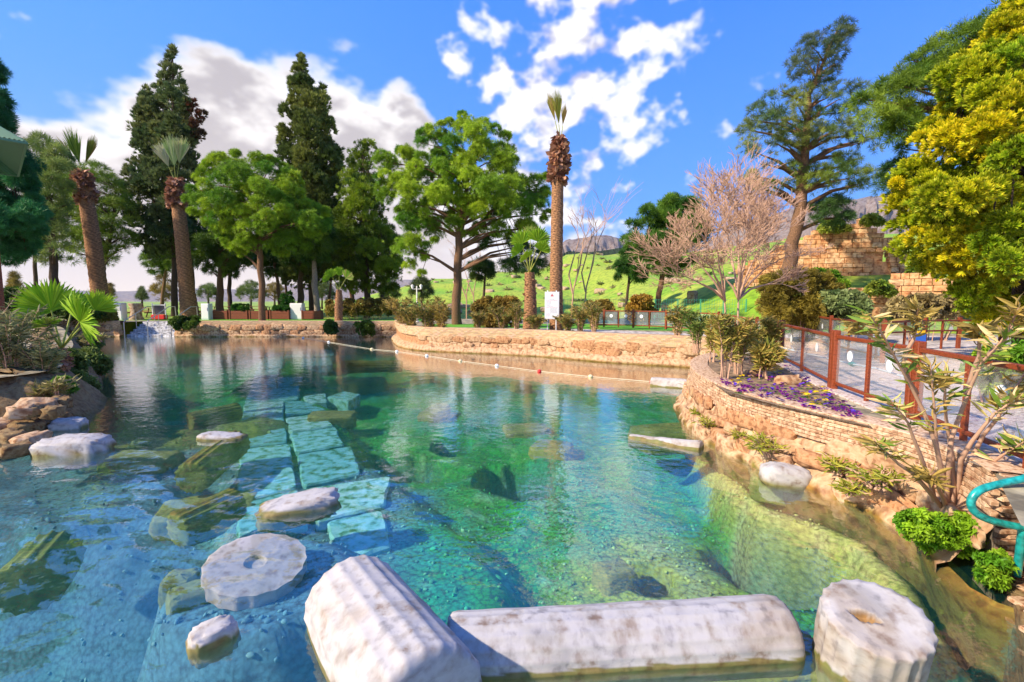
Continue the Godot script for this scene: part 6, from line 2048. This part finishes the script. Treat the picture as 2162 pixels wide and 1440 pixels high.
func make_sign() -> void:
	var d := 20.7
	var a := pd(1150, 674, d)
	var e := pd(1181, 616, d)
	var w := e.x - a.x
	var h := e.y - a.y
	var c := (a + e) * 0.5
	var t := thing("warning_sign", "white notice board with a red warning triangle before the tall palm", "sign", Vector3(c.x, G, c.z))
	for s in [-0.3, 0.3]:
		var b := MB.new()
		b.tube([Vector3(c.x + s * w, G - 0.1, c.z - 0.03), Vector3(c.x + s * w, e.y + 0.06, c.z - 0.03)], [0.025, 0.025], 8)
		part(t, "post", b.mesh(), M.white_paint)
	var b := MB.new()
	b.box(c, Vector3(w, h, 0.03), Basis.IDENTITY, 0.006)
	part(t, "board", b.mesh(), M.sign_frame)
	var im := Image.create(256, 480, false, Image.FORMAT_RGB8)
	im.fill(Color(0.93, 0.93, 0.95))
	for y in range(20, 74):      # triangle with a white mark in it
		var half := int((y - 20) * 0.58)
		im.fill_rect(Rect2i(128 - half, y, half * 2 + 1, 1), Color(0.75, 0.06, 0.1))
		if y > 36 and y < 70:
			im.fill_rect(Rect2i(128 - (4 if y < 58 or y > 62 else 0), y, 8 if y < 58 or y > 62 else 1, 1), Color(0.95, 0.93, 0.93))
	var y := 130
	var k := 0
	for row in [[80, 92, 0], [20, 210, 1], [20, 90, 1], [20, 96, 0], [20, 86, 0], [20, 78, 0], [40, 110, 0], [20, 210, 1], [96, 130, 0], [96, 130, 0], [96, 120, 0], [96, 130, 0], [96, 130, 0], [20, 84, 0], [20, 80, 1], [20, 70, 0]]:
		# broken strokes like lines of small print
		var x: int = row[0]
		while x < row[0] + row[1]:
			var l := rng.randi_range(6, 22)
			im.fill_rect(Rect2i(x, y, mini(l, row[0] + row[1] - x), 5), Color(0.72, 0.2, 0.28) if row[2] == 1 else Color(0.35, 0.36, 0.4))
			x += l + 5
		y += 20
		k += 1
	var m := StandardMaterial3D.new()
	m.resource_name = "sign_print"
	m.albedo_texture = ImageTexture.create_from_image(im)
	m.roughness = 0.5
	var q := MB.new()
	var x0 := c.x - w * 0.47
	var x1 := c.x + w * 0.47
	var y0 := c.y - h * 0.48
	var y1 := c.y + h * 0.48
	var z := c.z + 0.019
	var nn := Vector3(0, 0, 1)
	q.tri(Vector3(x0, y0, z), Vector3(x1, y0, z), Vector3(x1, y1, z), nn, nn, nn, Vector2(0, 1), Vector2(1, 1), Vector2(1, 0))
	q.tri(Vector3(x0, y0, z), Vector3(x1, y1, z), Vector3(x0, y1, z), nn, nn, nn, Vector2(0, 1), Vector2(1, 0), Vector2(0, 0))
	part(t, "printed_sheet", q.mesh(), m)

func make_handrail() -> void:
	var d := 3.62
	var base := px(2146, 1222, 0.09)
	var t := thing("stair_handrail", "bent teal-painted pipe handrail above the brick landing", "handrail", base)
	var path := []
	for q in [[2230, 990], [2162, 1010], [2110, 1022], [2075, 1032], [2056, 1046], [2050, 1064], [2060, 1082], [2085, 1096], [2120, 1106], [2162, 1114], [2230, 1124]]:
		path.append(pd(q[0], q[1], d))
	# rounded path
	var c := Curve3D.new()
	for i in path.size():
		var s: Vector3 = (path[mini(i + 1, path.size() - 1)] - path[maxi(i - 1, 0)]) * 0.17
		c.add_point(path[i], -s, s)
	var fine := []
	var rad := []
	for i in 61:
		fine.append(c.sample_baked(c.get_baked_length() * i / 60.0, true))
		rad.append(0.029)
	var b := MB.new()
	b.tube(fine, rad, 14)
	part(t, "rail_loop", b.mesh(), M.teal_paint)
	b = MB.new()
	b.tube([Vector3(base.x, 0.06, base.z), Vector3(base.x, 0.12, base.z), pd(2160, 1112, d)], [0.029, 0.029, 0.029], 14)
	part(t, "upright", b.mesh(), M.teal_paint)
	b = MB.new()
	b.tube([Vector3(base.x, 0.05, base.z), Vector3(base.x, 0.115, base.z)], [0.05, 0.045], 14)
	part(t, "rusty_foot", b.mesh(), M.husk)

func make_mesh_fence() -> void:
	var t := thing("mesh_fence", "thin green mesh fence at the foot of the green slope", "fence", pd(1300, 680, 29.5))
	var last := Vector3.ZERO
	for i in 9:
		var p := pd(1190 + i * 48, 680, 29.5 - 0.25 * i)
		p.y = G
		var b := MB.new()
		b.bar(p, p + Vector3(0, 1.5, 0), 0.05, 0.05)
		part(t, "post", b.mesh(), M.green_paint)
		if i > 0:
			b = MB.new()
			for k in 6:
				b.bar(last + Vector3(0, 0.15 + 0.26 * k, 0), p + Vector3(0, 0.15 + 0.26 * k, 0), 0.012, 0.012)
			for k in 9:
				b.bar(last.lerp(p, (k + 0.5) / 9.0) + Vector3(0, 0.1, 0), last.lerp(p, (k + 0.5) / 9.0) + Vector3(0, 1.5, 0), 0.01, 0.01)
			part(t, "wire_mesh", b.mesh(), M.green_paint)
		last = p

func make_pavilion() -> void:
	var c := pd(56, 300, 13.0)
	var e1 := Vector3(-0.74, 0, -0.67) * 5.0
	var e2 := Vector3(-0.67, 0, 0.74) * 5.0
	var mid := c + (e1 + e2) * 0.5
	var t := thing("pavilion", "pavilion with grey-green corrugated hip roof on posts", "pavilion", Vector3(mid.x, G, mid.z))
	var top := mid + Vector3(0, 2.1, 0)
	var cs := [c, c + e1, c + e1 + e2, c + e2]
	for i in 4:
		var a: Vector3 = cs[i]
		var e: Vector3 = cs[(i + 1) % 4]
		var b := MB.new()
		var out := ((a + e) * 0.5 - mid).normalized() + Vector3.UP
		var n := 56
		for k in n:          # corrugations run up the slope
			for s in 3:
				var f := []
				for u in [k / float(n), (k + 0.5) / n, (k + 1.0) / n]:
					f.append(u)
				for half in 2:
					var u0: float = f[half]
					var u1: float = f[half + 1]
					var h0 := 0.0 if half == 0 else 0.035
					var h1 := 0.035 if half == 0 else 0.0
					var s0 := s / 3.0
					var s1 := (s + 1) / 3.0
					b.quad(a.lerp(e, u0).lerp(top, s0) + Vector3(0, h0, 0), a.lerp(e, u1).lerp(top, s0) + Vector3(0, h1, 0), a.lerp(e, u1).lerp(top, s1) + Vector3(0, h1, 0), a.lerp(e, u0).lerp(top, s1) + Vector3(0, h0, 0), out)
		part(t, "roof_panel", b.mesh(), M.roof_green)
		b = MB.new()
		b.bar(a + Vector3(0, -0.03, 0), e + Vector3(0, -0.03, 0), 0.05, 0.06, 0.005)
		part(t, "fascia", b.mesh(), M.roof_green)
		b = MB.new()
		var p: Vector3 = a.lerp(mid, 0.3)
		b.bar(Vector3(p.x, G, p.z), p + Vector3(0, 0.3, 0), 0.14, 0.14, 0.01)
		part(t, "post", b.mesh(), M.planter_wood)

func sheet(called: String, label: String, pts: Array, y: float, m: String) -> void:
	var w := PackedVector2Array()
	for q in pts:
		w.append(Vector2(q[0], q[1]))
	structure(called, polygon_sheet(w, y), M[m], label)

func more_materials() -> void:
	mat("soil_bank", lin(0.30, 0.22, 0.14), 0.95, "stone", 0.8, "mottle", 4.0)
	mat("wood_far", lin(0.03, 0.07, 0.03), 1.0, "bark", 0.05, "bark", 60.0)
	mat("mossy", lin(0.26, 0.22, 0.13), 0.95, "stone", 0.9, "mottle", 3.0)
	mat("pebble", lin(1, 1, 1), 0.85)
	mat("stain", lin(0.26, 0.13, 0.04), 0.95, "grain", 3.0)
	mat("grey_stone", lin(0.52, 0.49, 0.46), 0.9, "stone", 0.5, "mottle", 2.0)
	mat("step_stone", lin(0.66, 0.66, 0.70), 0.8, "mottle", 0.6)
	mat("sign_frame", lin(0.72, 0.72, 0.76), 0.4)
	mat("yellow_paint", lin(0.8, 0.5, 0.02), 0.5)
	mat("rope_blue", lin(0.55, 0.66, 0.74), 0.7)
	mat("float_cream", lin(0.75, 0.60, 0.36), 0.5)
	mat("sticker", lin(0.75, 0.80, 0.82), 0.5)
	for i in 3:
		mat("slab%d" % i, [lin(0.18, 0.50, 0.53), lin(0.13, 0.43, 0.47), lin(0.27, 0.56, 0.56)][i], 0.85, "film", 0.4, "pits", 0.8)
		mat("deck%d" % i, [lin(0.66, 0.65, 0.70), lin(0.60, 0.59, 0.64), lin(0.70, 0.68, 0.72)][i], 0.6, "wood", 0.9)

func _ready() -> void:
	rng.seed = 20240
	noise.seed = 9
	noise.noise_type = FastNoiseLite.TYPE_SIMPLEX_SMOOTH
	noise.frequency = 0.05
	noise.fractal_octaves = 3
	camera_and_light()
	materials()
	more_materials()
	make_land()
	make_bed()
	make_water()
	make_walls()
	make_deck()
	sheet("lawn", "green lawn of the picnic grove", [[-18, -33], [-6.5, -31.2], [-5.0, -35.9], [-30, -35.9], [-30, -33.4]], G + 0.004, "lawn")
	sheet("lawn", "bright lawn strip between the curving wall and the mesh fence", [[-4.4, -25.4], [3.5, -23.6], [12.0, -20.6], [12.5, -27.0], [6, -28.6], [-5.4, -28.4]], G + 0.004, "lawn")
	sheet("path", "pale paved path behind the curving pool wall", [[-4.3, -23.9], [3.2, -21.8], [8.2, -18.2], [8.6, -19.9], [3.5, -23.55], [-4.4, -25.35]], G + 0.005, "paving")
	sheet("pavement", "pale paving round the plank walk", [[8.4, -17.2], [10.7, -4.0], [14, -4.0], [20, -18], [12.0, -20.5]], G + 0.005, "paving")
	make_stones()
	make_ruins()
	make_fences()
	make_trees()
	make_shrubs()
	make_furniture()
